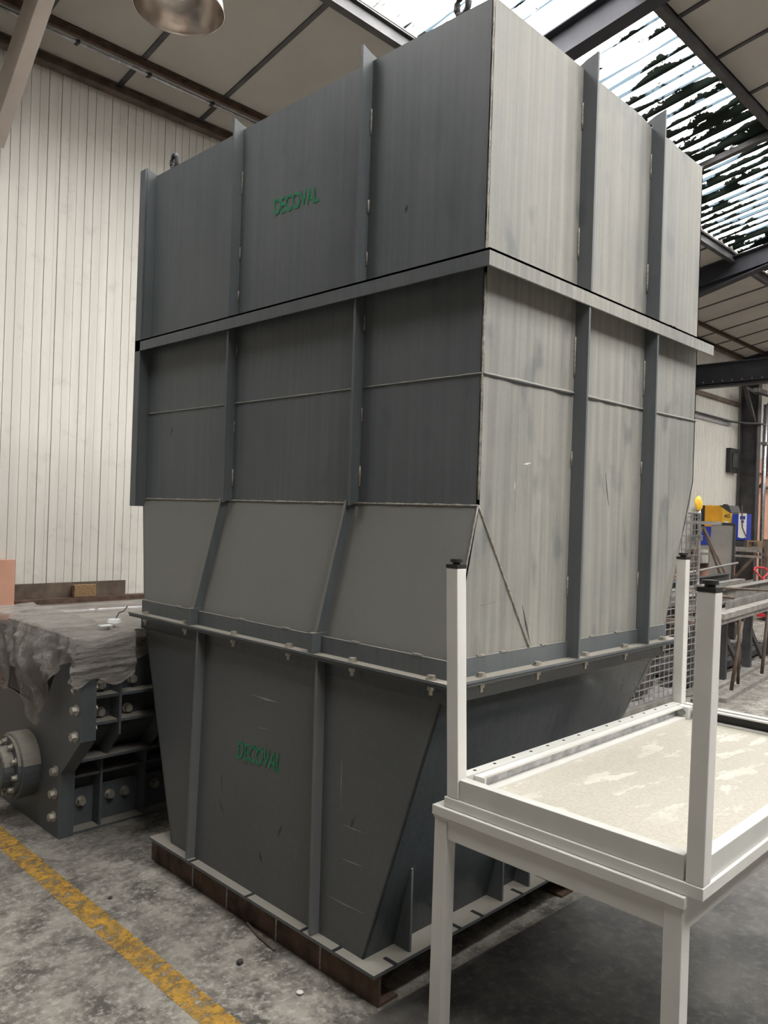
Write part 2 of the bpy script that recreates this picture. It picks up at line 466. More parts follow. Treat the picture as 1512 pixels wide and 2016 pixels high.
# cladding boards on the back wall (bay seen left of the hopper board by board, far bays ribbed)
bw = 1.0 / 14
LEDGE = 0.80
me = Bx(0.0015, bw - 0.0015, YW - 0.022, YW, LEDGE + 0.02, EZ + 0.02).mesh('cladding_board', 'clad', bevel=0.002)
me2 = Bx(0.0015, bw * 0.45 - 0.0015, YW - 0.022, YW, LEDGE + 0.02, EZ + 0.02).mesh('cladding_board_narrow', 'clad', bevel=0.002)
x = 1.5
xj = Vector(at(82, 500, 6.0)); 
joint = 2.632
i = 0
while x < 4.9:
    k = (x - joint) / 1.0
    link('cladding_board', me, wall_back, (x, random.uniform(-0.003, 0.003), 0))
    x += bw
    if abs((x - joint) - round(x - joint)) < bw * 0.5:
        link('cladding_board', me2, wall_back, (x, 0.004, 0)); x += bw * 0.45
    i += 1
g = G()
for (xa, xb, z0) in ((4.95, 17.1, LEDGE), (17.3, 33.9, 3.09), (-7.9, 1.45, LEDGE)):
    n = int((xb - xa) / 0.0714)
    for k in range(n):
        xx = xa + (xb - xa) * k / n
        g.box(xx + 0.006, xx + (xb - xa) / n - 0.006, YW - 0.022, YW, z0 + 0.02, EZ + 0.02)
o = g.build('cladding_rib', 'clad', wall_back); o['kind'] = 'stuff'
# salmon plinth walls
Bx(1.0, 17.3, YW - 0.05, YW, 0, LEDGE).build('plinth', 'pink', wall_back)
Bx(17.3, 33.9, YW - 0.05, YW, 0, 3.09).build('plinth', 'pink', wall_back)
Bx(2.0, 2.345, YW - 0.14, YW - 0.05, 0, 1.145).build('plinth_pier', 'pink', wall_back)

# eave beam under the roof edge, wall rail high up on the far bay
def ibeam(p0, p1, h, w, tf, tw, g=None):
    """I-section hung below the line p0-p1"""
    g = g or G()
    p0 = Vector(p0); p1 = Vector(p1); u = Vector((0, 0, 1))
    g.bar(p0 - u * tf / 2, p1 - u * tf / 2, w, tf)
    g.bar(p0 - u * h / 2, p1 - u * h / 2, tw, h - 2 * tf)
    g.bar(p0 - u * (h - tf / 2), p1 - u * (h - tf / 2), w, tf)
    return g
o = ibeam((XA, YW - 0.10, EZ + 0.03), (XB, YW - 0.10, EZ + 0.03), 0.085, 0.09, 0.012, 0.012).build('eave_beam', 'brownsteel')
tag(o, 'dark brown steel beam along the top edge of the cladding wall', 'beam')
o = ibeam((XA, 5.95, zr(5.95)), (XB, 5.95, zr(5.95)), 0.055, 0.05, 0.008, 0.01).build('roof_purlin', 'rust')
tag(o, 'rusty roof purlin that carries the thin electrical conduit', 'beam')
for y, lab in ((4.47, 'dark purlin along the skylight edge nearer the cladding wall'), (2.92, 'dark purlin along the skylight edge under the ridge')):
    o = ibeam((XA, y, zr(y) + 0.03), (XB, y, zr(y) + 0.03), 0.13, 0.07, 0.01, 0.01).build('roof_purlin', 'darksteel')
    tag(o, lab, 'beam')

def rafter(xc, label):
    t = thing('portal_rafter', label, 'beam', (xc, YW - 0.1, EZ - 0.4), 'portal frame rafters')
    y0, y1 = YW - 0.06, YR
    z0, z1 = zr(y0) - 0.01, zr(y1) - 0.01
    ibeam((xc, y0, z0), (xc, y1, z1), 0.27, 0.15, 0.014, 0.012).build('rafter_beam', 'raft', t)
    # tapered haunch below the beam towards the wall
    hy = 3.6
    zb0 = zr(y0) - 0.28; zb1 = zr(hy) - 0.28
    G().prism([(xc - 0.006, y0, zb0), (xc - 0.006, hy, zb1), (xc - 0.006, y0, zb0 - 0.22)], (0.012, 0, 0)).build('haunch_web', 'raft', t)
    G().bar((xc, y0, zb0 - 0.22), (xc, hy, zb1), 0.15, 0.014).build('haunch_flange', 'raft', t)
    return t
rafter(5.53, 'dark steel rafter crossing the skylight right above the hopper')
rafter(11.55, 'dark haunched steel rafter behind the hopper, above the crane girder')
rafter(17.2, 'far dark steel rafter on top of the wall column')
o = Bx(8.66, 8.74, 2.9, 4.5, 0, 0.06).build('skylight_bar', 'darksteel')
for vv in o.data.vertices: vv.co.z += zr(vv.co.y) - 0.02
tag(o, 'dark bar crossing the skylight between two rafters', 'bar')

# conduit with clips under the rusty purlin
t = thing('electrical_conduit', 'thin grey conduit pipe clipped under the rusty roof purlin', 'pipe', (3.0, 5.98, zr(5.98) - 0.11))
zc = zr(5.98) - 0.068
G().tube([(1.0, 5.985, zc), (5.4, 5.985, zc)], 0.014, 8).build('pipe', 'galv', t, True)
G().tube([(1.0, 5.955, zc + 0.012), (5.4, 5.955, zc + 0.012)], 0.008, 6).build('cable', 'steel', t, True)
mc = G().box(-0.012, 0.012, -0.035, 0.02, -0.018, 0.06).mesh('clip', 'black')
for x in (1.9, 2.55, 3.15, 3.75, 4.35, 4.95): link('clip', mc, t, (x, 5.985, zc))

# slanted beige strut from wall to roof
dY, dZ = (6.227 - 5.448), (4.996 - 4.329)
p0 = Vector((2.1, 6.36, 4.329 - (6.36 - 6.227) * dZ / dY)); p1 = Vector((2.1, 5.40, 4.996 + (5.448 - 5.40) * dZ / dY))
o = thing('slanted_strut', 'slanted beige painted steel strut between cladding wall and roof', 'strut', p0)
off = Vector((0, dZ, -dY)).normalized() * -0.13 + Vector((-0.03, 0, 0))
G().bar(p0 + off, p1 + off, 0.10, 0.25, (0, dZ, dY)).build('strut_box', 'beige', o, bevel=0.006)

# ------------------------------------------------------------------ the hopper
X0, X1, Y0, Y1 = 2.085, 3.765, 1.62, 3.87      # upper box
ZT, ZF, ZFL = 3.335, 1.635, 1.07               # top, fold line, flange top
FX0, FX1, FY0, FY1 = 1.955, 3.49, 1.62, 3.58   # body at the flange
BX0, BX1, BY0, BY1, BZ = 1.838, 3.02, 1.845, 3.06, 0.122
hop = thing('steel_hopper', 'tall dark grey welded steel hopper in two bolted sections with ribs', 'hopper', (2.45, 2.45, 0.11))
TK = 0.008
# upper section plates
G().prism([(X0, Y0, ZF), (X0, Y1, ZF), (X0, Y1, ZT + 0.015), (X0, Y0, ZT)], (TK, 0, 0)).build('side_plate', 'paint', hop)
# front plate: top edge dented, far edge bending inward below the fold
top = []
for k in range(25):
    x = X0 + (X1 - X0) * k / 24
    dz = 0
    if 0.60 < k / 24 < 0.78: dz = -0.018 * abs(math.sin(k * 2.3))
    top.append((x, Y0, ZT + dz - (0.01 if k / 24 > 0.8 else 0)))
front = [(FX0, Y0, ZFL), (FX1, Y0, ZFL), (3.475, Y0, 1.24), (3.60, Y0, 1.46), (3.68, Y0, 1.57), (3.735, Y0, 1.68), (X1, Y0, 1.80)] + top[::-1] + [(X0, Y0, ZF)]
o = G().prism(front, (0, TK, 0)).build('front_plate', 'paint_dusty_bright', hop)
# sloped dusty panel under the fold on the side
G().prism([(X0, Y0, ZF), (X0, Y1, ZF), (FX0, FY1, ZFL), (FX0, FY0, ZFL)], (TK, 0, 0)).build('sloped_panel', 'paint', hop)
# hidden sides
G().prism([(X0, Y1, ZF), (X1, Y1, 1.8), (X1, Y1, ZT), (X0, Y1, ZT)], (0, -TK, 0)).build('back_plate', 'paint', hop)
G().prism([(X1, Y0, 1.8), (X1, Y1, 1.8), (X1, Y1, ZT), (X1, Y0, ZT)], (-TK, 0, 0)).build('far_plate', 'paint', hop)
G().prism([(X0, Y1, ZF), (X1, Y1, 1.8), (FX1, FY1, ZFL), (FX0, FY1, ZFL)], (0, -TK, 0)).build('sloped_panel', 'paint', hop)
G().prism([(X1, Y0, 1.8), (X1, Y1, 1.8), (FX1, FY1, ZFL), (FX1, Y0, ZFL)], (-TK, 0, 0)).build('sloped_panel', 'paint', hop)
# horizontal rail round the box (angle bar)
RZ0, RZ1, RP = 2.412, 2.468, 0.062
G().prism([(X0, Y0, 0), (X0 - RP, Y0 - RP, 0), (X0 - RP, Y1 + 0.02, 0), (X0, Y1 + 0.02, 0)], (0, 0, 0.008)).build('rail_web', 'paint', hop)
G().prism([(X0 - RP, Y0 - RP, 0), (X0 - RP, Y1 + 0.02, 0), (X0 - RP + 0.008, Y1 + 0.02, 0), (X0 - RP + 0.008, Y0 - RP + 0.008, 0)], (0, 0, 1)).build('rail', 'paint', hop)
G().prism([(X0, Y0, 0), (X0 - RP, Y0 - RP, 0), (X1 + 0.045, Y0 - RP, 0), (X1 + 0.045, Y0, 0)], (0, 0, 0.008)).build('rail_web', 'paint_dusty_bright', hop)
G().prism([(X0 - RP, Y0 - RP, 0), (X1 + 0.045, Y0 - RP, 0), (X1 + 0.045, Y0 - RP + 0.008, 0), (X0 - RP + 0.008, Y0 - RP + 0.008, 0)], (0, 0, 1)).build('rail', 'paint_dusty_bright', hop)
for ob in [c for c in hop.children if c.name.startswith('rail')]:
    web = ob.name.startswith('rail_web')
    for vv in ob.data.vertices:
        w = vv.co.z + hop.location.z
        vv.co.z = ((RZ1 - 0.008 + w) if web else (RZ0 + w * (RZ1 - RZ0))) - hop.location.z
# vertical ribs: side face
RT = 0.012
ribY = (2.197, 3.045)
for y in ribY:
    G().prism([(X0 - 0.052, y, RZ1), (X0, y, RZ1), (X0, y, ZT + 0.005), (X0 + 0.03, y, ZT + 0.02), (X0 - 0.012, y, ZT + 0.03), (X0 - 0.052, y, ZT + 0.045)], (0, RT, 0)).build('rib', 'paint', hop)
    G().prism([(X0 - 0.048, y, ZF - 0.01), (X0, y, ZF + 0.01), (X0, y, RZ1 - 0.008), (X0 - 0.048, y, RZ1 - 0.008)], (0, RT, 0)).build('rib', 'paint', hop)
    # rib down the sloped panel
    nrm = Vector((-(ZF - ZFL), 0, X0 - FX0)).normalized() * 0.045
    a = Vector((X0, y + 0.02, ZF)); b_ = Vector((FX0, y + 0.045, ZFL))
    G().prism([a, b_, b_ + nrm + Vector((0, 0, -0.02)), a + nrm * 1.0], (0, 0.014, 0)).build('rib', 'paint', hop)
    G().box(FX0 - 0.052, FX0 + 0.02, y + 0.035, y + 0.06, ZFL + 0.002, ZFL + 0.075).build('rib_foot', 'paint', hop)
# corner stiffener on the far side edge
G().prism([(X0 - 0.055, Y1 - 0.03, 1.595), (X0 + 0.012, Y1 - 0.03, 1.595), (X0 + 0.012, Y1 - 0.03, ZT + 0.02), (X0 - 0.055, Y1 - 0.03, ZT + 0.04)], (0, 0.012, 0)).build('corner_stiffener', 'paint', hop)
G().box(X0 - 0.062, X0 - 0.05, Y1 - 0.03, Y1 + 0.025, 1.595, ZT + 0.035).build('corner_stiffener', 'paint', hop)
# ribs on the front face
ribX = (2.655, 3.225)
for x in ribX:
    G().prism([(x, Y0 - 0.062, RZ1), (x, Y0, RZ1), (x, Y0, ZT), (x, Y0 + 0.05, ZT + 0.0), (x, Y0 - 0.01, ZT + 0.03), (x, Y0 - 0.062, ZT + 0.045)], (RT, 0, 0)).build('rib', 'paint', hop)
    G().prism([(x, Y0 - 0.058, ZFL + 0.003), (x, Y0, ZFL + 0.003), (x, Y0, RZ1 - 0.008), (x, Y0 - 0.058, RZ1 - 0.008)], (RT, 0, 0)).build('rib', 'paint', hop)
# weld beads
def bead(pts, r, parent=hop, name='weld_bead', mat='weld', seed=0):
    rnd = random.Random(seed)
    P = []
    R = []
    for a, b_ in zip(pts[:-1], pts[1:]):
        a = Vector(a); b_ = Vector(b_); n = max(2, int((b_ - a).length / 0.03))
        for k in range(n):
            P.append(a.lerp(b_, k / n)); R.append(r * rnd.uniform(0.6, 1.25))
    P.append(Vector(pts[-1])); R.append(r)
    return G().tube(P, R, 6).build(name, mat, parent, True)
bead([(X0 - 0.001, 3.84, 2.085), (X0 - 0.001, 3.06, 2.081)], 0.004, mat='paint', seed=1)
bead([(X0 - 0.001, 3.04, 2.081), (X0 - 0.001, 2.21, 2.079)], 0.004, mat='paint', seed=2)
bead([(X0 - 0.001, 2.19, 2.079), (X0 - 0.001, Y0, 2.077)], 0.004, mat='paint', seed=3)
bead([(X0, Y0 - 0.001, 2.077), (2.65, Y0 - 0.001, 2.083)], 0.008, mat='paint', seed=4)
bead([(2.67, Y0 - 0.001, 2.083), (3.22, Y0 - 0.001, 2.088)], 0.007, mat='paint', seed=5)
bead([(3.24, Y0 - 0.001, 2.088), (X1, Y0 - 0.001, 2.096)], 0.006, mat='paint', seed=6)
bead([(X0, Y0, ZF + 0.02), (X0, Y0, RZ0)], 0.005, seed=7)
bead([(X0, Y0, RZ1 + 0.005), (X0, Y0, ZT)], 0.004, seed=8)
bead([(X0 - 0.001, Y0, ZF), (X0 - 0.001, Y1, ZF)], 0.005, seed=9)
bead([(X0, Y0 - 0.001, ZF), (2.41, Y0 - 0.001, 1.13)], 0.005, seed=10)
bead([(X0, Y0, ZF), (FX0, FY0, ZFL + 0.06)], 0.004, seed=11)
for y in ribY:
    for (za, zb) in ((3.05, 3.15), (2.75, 2.8), (2.55, 2.6), (2.3, 2.36), (1.95, 2.0), (1.7, 1.78)):
        bead([(X0 - 0.003, y - 0.003, za), (X0 - 0.003, y - 0.003, zb)], 0.004, seed=int(za * 100))
for x in ribX:
    for (za, zb) in ((3.1, 3.2), (2.6, 2.72), (2.15, 2.3), (1.8, 1.86), (1.3, 1.38)):
        bead([(x - 0.003, Y0 - 0.003, za), (x - 0.003, Y0 - 0.003, zb)], 0.004, seed=int(za * 90))
# lifting eyes
for (y, z) in ((3.692, 3.345), (1.774, 3.335)):
    pts = [(X0 + 0.02, y + 0.026 * math.cos(a), z + 0.045 + 0.036 * math.sin(a)) for a in [2 * math.pi * k / 16 for k in range(17)]]
    G().tube(pts, 0.012, 8, False).build('lifting_eye', 'darksteel', hop, True)
# flanges
FL = 0.055
def ring(x0, x1, y0, y1, w, z0, z1, g=None):
    g = g or G()
    for P in ([(x0 - w, y0 - w), (x1 + w, y0 - w), (x1, y0), (x0, y0)], [(x1 + w, y0 - w), (x1 + w, y1 + w), (x1, y1), (x1, y0)],
              [(x1 + w, y1 + w), (x0 - w, y1 + w), (x0, y1), (x1, y1)], [(x0 - w, y1 + w), (x0 - w, y0 - w), (x0, y0), (x0, y1)]):
        g.prism([(a, b, z0) for a, b in P], (0, 0, z1 - z0))
    return g
ring(FX0, FX1, FY0, FY1, FL, ZFL - 0.009, ZFL).build('upper_flange', 'paint', hop)
ring(FX0 + 0.002, FX1 - 0.002, FY0 + 0.002, FY1 - 0.002, 0.010, ZFL, ZFL + 0.062).build('flange_upstand', 'paint', hop)
ring(FX0, FX1, FY0, FY1, FL - 0.003, ZFL - 0.020, ZFL - 0.011).build('lower_flange', 'paint_dark', hop)
# chunks of tack weld along the upstand
me = G().box(-0.006, 0.006, -0.02, 0.02, 0, 0.006).mesh('tack_weld', 'weld')
for y in (1.75, 2.05, 2.45, 2.75, 3.25): link('tack_weld', me, hop, (FX0 - 0.004, y, ZFL + 0.061))
me = G().box(-0.02, 0.02, -0.006, 0.006, 0, 0.006).mesh('tack_weld', 'weld')
for x in (2.12, 2.25, 2.5, 2.85, 3.05): link('tack_weld', me, hop, (x, FY0 - 0.004, ZFL + 0.061))
mh = hexbolt_mesh('flange_bolt', 0.014, 0.014)
mn = G().tube([(0, 0, 0), (0, 0, -0.014)], 0.013, 6).tube([(0, 0, -0.014), (0, 0, -0.03)], 0.007, 6).mesh('flange_nut', 'bolt')
for (x, y) in [(FX0 - 0.033, yy) for yy in (1.66, 2.03, 2.39, 2.76, 3.14, 3.50)] + [(xx, FY0 - 0.033) for xx in (2.09, 2.42, 2.75, 3.07, 3.42)]:
    o = link('flange_bolt', mh, hop, (x, y, ZFL)); o.rotation_euler.z = random.uniform(0, 1)
    link('flange_nut', mn, hop, (x, y, ZFL - 0.020))
# lower section
LT = ZFL - 0.012
G().prism([(FX0, FY0, LT), (FX0, FY1, LT), (BX0, BY1, BZ), (BX0, BY0, BZ)], (TK, 0, 0)).build('lower_side_plate', 'paint_dark', hop)
def ylow(z): return FY0 + (BY0 - FY0) * (LT - z) / (LT - BZ)
fl = [(FX0, LT), (3.46, LT), (3.445, 0.97), (3.40, 0.88), (3.30, 0.76), (3.15, 0.52), (BX1, BZ), (BX0, BZ)]
G().prism([(x, ylow(z), z) for x, z in fl], (0, TK, 0)).build('lower_front_plate', 'paint_gloss', hop)
G().prism([(FX0, FY1, LT), (FX1, FY1, LT), (BX1, BY1, BZ), (BX0, BY1, BZ)], (0, -TK, 0)).build('lower_back_plate', 'paint_dark', hop)
G().prism([(3.45, FY0, LT), (3.45, FY1, LT), (BX1, BY1, BZ), (BX1, BY0, BZ)], (-TK, 0, 0)).build('lower_far_plate', 'paint_dark', hop)
ring(FX0, 3.46, FY0, FY1, 0.009, LT - 0.065, LT).build('lower_upstand', 'paint_dark', hop)
for yt, yb in ((3.02, 2.873), (2.21, 2.069)):
    a = Vector((FX0, yt, LT - 0.005)); b_ = Vector((BX0, yb, BZ)); n_ = Vector((-0.04, 0, 0))
    G().prism([a, b_, b_ + n_ * 0.9, a + n_], (0, 0.014, 0)).build('rib', 'paint', hop)
# base plate with bolt slots, gussets
bp = G()
xs = [1.80, 3.10]
slots = [1.90, 2.235, 2.365, 2.62, 2.80]
bp.prism([(1.80, 1.755, BZ - 0.012), (1.80, 3.185, BZ - 0.012), (3.10, 3.185, BZ - 0.012), (3.10, 1.755, BZ - 0.012)] , (0, 0, 0.012))
bm_o = bp.build('base_plate', 'paint', hop)
me = G().box(-0.008, 0.008, -0.004, 0.05, 0, 0.0012).mesh('bolt_slot', 'void')
for x in slots: link('bolt_slot', me, hop, (x, 1.757, BZ))
me = G().box(-0.003, 0.035, -0.007, 0.007, 0, 0.0012).mesh('bolt_slot', 'void')
for y in (2.85, 2.45, 2.12, 1.95): link('bolt_slot', me, hop, (1.802, y, BZ))
for x, h in ((1.985, 0.28), (2.507, 0.40), (2.687, 0.40)):
    zt = BZ + h
    G().prism([(x, 1.772, BZ), (x, ylow(BZ), BZ), (x, ylow(zt), zt), (x, min(ylow(zt) - 0.004, 1.772 if h > 0.3 else 1.80), zt), (x, 1.772, zt if h > 0.3 else BZ + 0.02)], (0.010, 0, 0)).build('gusset', 'paint', hop)
# lettering
def lettering(word, origin, ydir_len, height, nrm_x, slope=0.0, shear=0.0, tilt_x=0.0):
    cu = bpy.data.curves.new('stencil', 'FONT')
    cu.body = word
    cu.size = 1.0
    cu.extrude = 0.0
    cu.offset = 0.0
    tmp = bpy.data.objects.new('tmp', cu)
    COL.objects.link(tmp)
    dg = bpy.context.evaluated_depsgraph_get()
    me = bpy.data.meshes.new_from_object(tmp.evaluated_get(dg))
    bpy.data.objects.remove(tmp)
    xs = [v.co.x for v in me.vertices]; ys = [v.co.y for v in me.vertices]
    x0, x1, y0, y1 = min(xs), max(xs), min(ys), max(ys)
    b0 = base_of(hop)
    src_v = [v.co.copy() for v in me.vertices]; src_f = [tuple(p.vertices) for p in me.polygons]
    vs_, fs_ = [], []
    for k, (dx, dy) in enumerate(((0, 0), (0.022, 0.0), (0.044, 0.0), (0.022, 0.022), (0.022, -0.022))):
        n0 = len(vs_); vs_ += [(c_.x + dx, c_.y + dy, k * 0.0002) for c_ in src_v]; fs_ += [tuple(i + n0 for i in f) for f in src_f]
    me = bpy.data.meshes.new('stencil_lettering'); me.from_pydata(vs_, [], fs_); me.update()
    for v in me.vertices:
        lift = v.co.z
        u = (v.co.x - x0) / (x1 - x0); w = (v.co.y - y0) / (y1 - y0)
        z = origin[2] + w * height + u * slope
        y = origin[1] - u * ydir_len + shear * w
        x = origin[0] + tilt_x * (z - origin[2]) + nrm_x - lift
        v.co = Vector((x, y, z)) - b0
    me.materials.clear(); me.materials.append(M['green'])
    return link('stencil_lettering', me, hop)
lettering('DECOVAL', (X0, 2.79, 2.888), 0.295, 0.068, -0.0015, slope=-0.014, shear=0.008)
tl_ = (FX0 - BX0) / (LT - BZ)
lettering('DECOVAL', (BX0 + (0.58 - BZ) * tl_, 2.672, 0.58), 0.283, 0.066, -0.0018, slope=0.012, tilt_x=tl_)
# dirt lumps on the rail and top edge
me = None
for k in range(9):
    x = random.uniform(3.27, 3.42) if k < 6 else random.uniform(3.0, 3.7); r = random.uniform(0.004, 0.011)
    g = G().tube([(0, 0, -r * .2), (0, 0, r * .5), (r * .2, 0, r * .9)], [r, r * .9, r * .3], 6)
    link('dirt_lump', g.mesh('dirt_lump', 'moss'), hop, (x, Y0 - RP + random.uniform(0.005, 0.02), RZ1))

# steel beams the hopper stands on
for (xc, lab) in ((1.875, 'rusty brown steel beam lying under the lettered side of the hopper'), (2.98, 'rusty steel beam hidden under the far side of the hopper base')):
    t = thing('support_beam', lab, 'beam', (xc, 2.47, 0))
    sg = -1 if xc < 2.4 else 1
    g = Bx(*sorted((xc + sg * 0.04, xc + sg * 0.03)), 1.765, 3.22, 0, 0.109)
    for z in (0, 0.099): g.box(*sorted((xc + sg * 0.03, xc - sg * 0.05)), 1.765, 3.22, z, z + 0.010)
    g.build('beam_section', 'rust', t)
    for y in (2.87, 2.62, 2.30, 2.05):
        Bx(*sorted((xc + sg * 0.04, xc + sg * 0.044)), y - 0.004, y + 0.004, 0.004, 0.105).build('weld_streak', 'weld', t)

# ------------------------------------------------------------------ the two white tables, one upside down on the other
TX0, TX1, TY0, TY1 = 1.757, 3.33, 0.745, 1.498
ZS = 0.755
tb = thing('workshop_table', 'white steel table standing on its legs under an upturned twin', 'table', ((TX0 + TX1) / 2, (TY0 + TY1) / 2, 0))
Bx(TX0, TX1, TY0, TY1, ZS - 0.028, ZS).build('tabletop', 'white', tb, bevel=0.002)
lw = 0.045
ins = 0.006
for x in (TX0 + ins, TX1 - ins - lw):
    for y in (TY0 + ins, TY1 - ins - lw):
        Bx(x, x + lw, y, y + lw, 0.0, ZS - 0.029).build('leg', 'white', tb, bevel=0.003)
for (a, b_, c_, d_) in ((TX0 + ins + 0.004, TX0 + ins + 0.034, TY0 + ins + lw, TY1 - ins - lw), (TX1 - ins - 0.034, TX1 - ins - 0.004, TY0 + ins + lw, TY1 - ins - lw)):
    Bx(a, b_, c_, d_, ZS - 0.09, ZS - 0.029).build('apron_rail', 'white', tb, bevel=0.002)
for (c_, d_) in ((TY0 + ins + 0.004, TY0 + ins + 0.034), (TY1 - ins - 0.034, TY1 - ins - 0.004)):
    Bx(TX0 + ins + lw, TX1 - ins - lw, c_, d_, ZS - 0.09, ZS - 0.029).build('apron_rail', 'white', tb, bevel=0.002)
Bx(TX0 + 0.004, TX1 - 0.004, TY0 + 0.004, TY1 - 0.004, ZS - 0.036, ZS - 0.0285).build('edge_strip', 'white', tb)

UX0, UX1, UY0, UY1 = 1.768, 3.30, 0.708, 1.463
ZU = ZS + 0.030
ut = thing('upturned_table', 'white steel table lying upside down with its legs in the air', 'table', ((UX0 + UX1) / 2, (UY0 + UY1) / 2, ZS + 0.001))
Bx(UX0, UX1, UY0, UY1, ZS + 0.001, ZU).build('tabletop', 'white', ut, bevel=0.002)
Bx(UX0 + 0.03, UX1 - 0.03, UY0 + 0.03, UY1 - 0.03, ZU, ZU + 0.004).build('underside_board', 'board', ut)
RH = 0.058
lw = 0.042
e = 0.007
# frame rails: front and near rails are plain box sections, long far rail is an open channel with a slotted strip
Bx(UX0 + e, UX0 + e + 0.032, UY0 + e + lw, UY1 - e - lw, ZU + 0.0005, ZU + RH).build('frame_rail', 'rail_green', ut, bevel=0.002)
Bx(UX0 + e + lw, UX1 - e - lw, UY0 + e, UY0 + e + 0.032, ZU + 0.0005, ZU + RH).build('frame_rail', 'rail_green', ut, bevel=0.002)
Bx(UX1 - e - 0.032, UX1 - e, UY0 + e + lw, UY1 - e - lw, ZU + 0.0005, ZU + RH).build('frame_rail', 'rail_green', ut, bevel=0.002)
Bx(UX0 + e + lw, UX1 - e - lw, UY1 - e - 0.034, UY1 - e, ZU + 0.0005, ZU + RH).build('frame_rail', 'rail_green', ut, bevel=0.002)
# inner channel beside the long rail: two lips with a galvanised web
ya = UY1 - e - 0.034
Bx(UX0 + 0.09, UX1 - 0.08, ya - 0.026, ya - 0.001, ZU + 0.046, ZU + 0.052).build('channel_lip', 'white', ut)
Bx(UX0 + 0.09, UX1 - 0.08, ya - 0.040, ya - 0.001, ZU + 0.0045, ZU + 0.012).build('channel_lip', 'white', ut)
Bx(UX0 + 0.09, UX1 - 0.08, ya - 0.006, ya - 0.001, ZU + 0.012, ZU + 0.046).build('channel_web', 'galv', ut)
Bx(UX0 + 0.085, UX0 + 0.092, ya - 0.04, ya - 0.001, ZU + 0.0045, ZU + 0.053).build('channel_end', 'white', ut)
xb = UX1 - e - 0.032
Bx(xb - 0.026, xb - 0.001, UY0 + 0.06, UY1 - 0.1, ZU + 0.046, ZU + 0.052).build('channel_lip', 'white', ut)
Bx(xb - 0.034, xb - 0.001, UY0 + 0.06, UY1 - 0.1, ZU + 0.0045, ZU + 0.010).build('channel_lip', 'white', ut)
Bx(xb - 0.006, xb - 0.001, UY0 + 0.06, UY1 - 0.1, ZU + 0.010, ZU + 0.046).build('channel_web', 'black', ut)
# holes in the rails and in the board
me = G().tube([(0, 0, 0), (0, 0, 0.0008)], 0.0055, 10).mesh('screw_hole', 'void')
for k in range(14): link('screw_hole', me, ut, (UX0 + 0.11 + k * 0.098, UY1 - e - 0.017, ZU + RH))
for k in range(12): link('screw_hole', me, ut, (UX0 + 0.06 + k * 0.12, UY0 + e + 0.052, ZU + 0.004))
for p in ((UX0 + 0.065, UY1 - 0.115), (UX0 + 0.075, UY0 + 0.12)): link('screw_hole', me, ut, (*p, ZU + 0.004))
# bolted corner block
Bx(UX1 - e - 0.034 - 0.045, UX1 - e - 0.034, UY1 - e - 0.034 - 0.05, UY1 - e - 0.036, ZU + 0.0045, ZU + 0.054).build('corner_block', 'white', ut, bevel=0.002)
o = link('corner_bolt', hexbolt_mesh('corner_bolt', 0.010, 0.012, 'galv'), ut, (UX1 - e - 0.034 - 0.045, UY1 - e - 0.06, ZU + 0.03)); o.rotation_euler = (0, -math.pi / 2, 0)
# legs sticking up, each with a black cap and levelling foot
LEGT = 1.447
for (x, y, tx, ty) in ((UX0 + e - 0.004, UY1 - e - lw, 0.0, 0.030), (UX0 + e - 0.004, UY0 + 0.001, 0.0, -0.006), (UX1 - e - lw, UY1 - e - lw + 0.004, 0, 0.0), (UX1 - e - lw, UY0 + e, 0, 0)):
    g = Bx(x, x + lw, y, y + lw, ZU, LEGT)
    g.v = [(a + (tx if c_ > 1 else 0), b_ + (ty if c_ > 1 else 0), c_) for a, b_, c_ in g.v]
    L = g.build('leg', 'white', ut, bevel=0.004)
    cx, cy = x + lw / 2 + tx, y + lw / 2 + ty
    Bx(cx - lw / 2 - 0.0005, cx + lw / 2 + 0.0005, cy - lw / 2 - 0.0005, cy + lw / 2 + 0.0005, LEGT, LEGT + 0.010).build('leg_cap', 'black', L)
    G().tube([(cx, cy, LEGT + 0.009), (cx, cy, LEGT + 0.016), (cx, cy, LEGT + 0.017), (cx, cy, LEGT + 0.026)], [0.012, 0.012, 0.019, 0.018], 14).build('levelling_foot', 'black', L)

# ------------------------------------------------------------------ crusher beside the hopper, under plastic film
cr = thing('crusher', 'heavy dark grey ribbed crusher housing with a round bolted bearing', 'machine', (2.2, 4.2, 0))
CX = 1.61
sp = [(3.505, 0.95), (3.485, 0.507), (3.69, 0.311), (3.69, 0.0), (4.62, 0.0), (4.62, 0.60), (4.30, 0.60), (3.93, 0.56), (3.70, 0.90), (3.70, 0.95)]
G().prism([(CX, y, z) for y, z in sp], (0.072, 0, 0)).build('side_frame', 'crusher', cr, bevel=0.002)
G().prism([(2.95, y, z) for y, z in sp], (0.072, 0, 0)).build('side_frame', 'crusher', cr)
# recessed body behind the ribs
body = [(3.62, 0.94), (3.62, 0.52), (3.80, 0.33), (3.80, 0.006), (4.6, 0.006), (4.6, 0.94)]
G().prism([(CX + 0.073, y, z) for y, z in body], (1.266, 0, 0)).build('housing', 'paint_dark', cr)
for z, yo in ((0.69, 3.54), (0.565, 3.54)):
    Bx(CX + 0.073, 2.949, yo, 3.625, z - 0.007, z + 0.007).build('cross_rib', 'crusher', cr)
Bx(CX + 0.073, 2.949, 3.63, 3.80, 0.365, 0.378).build('cross_rib', 'crusher', cr)
Bx(CX + 0.073, 2.949, 3.71, 3.80, 0.268, 0.280).build('cross_rib', 'crusher', cr)
Bx(CX + 0.073, 2.949, 3.70, 3.80, 0.0, 0.012).build('base_strip', 'crusher', cr)
Bx(CX + 0.073, 2.949, 3.775, 3.80, 0.012, 0.19).build('clamp_strip', 'crusher', cr)
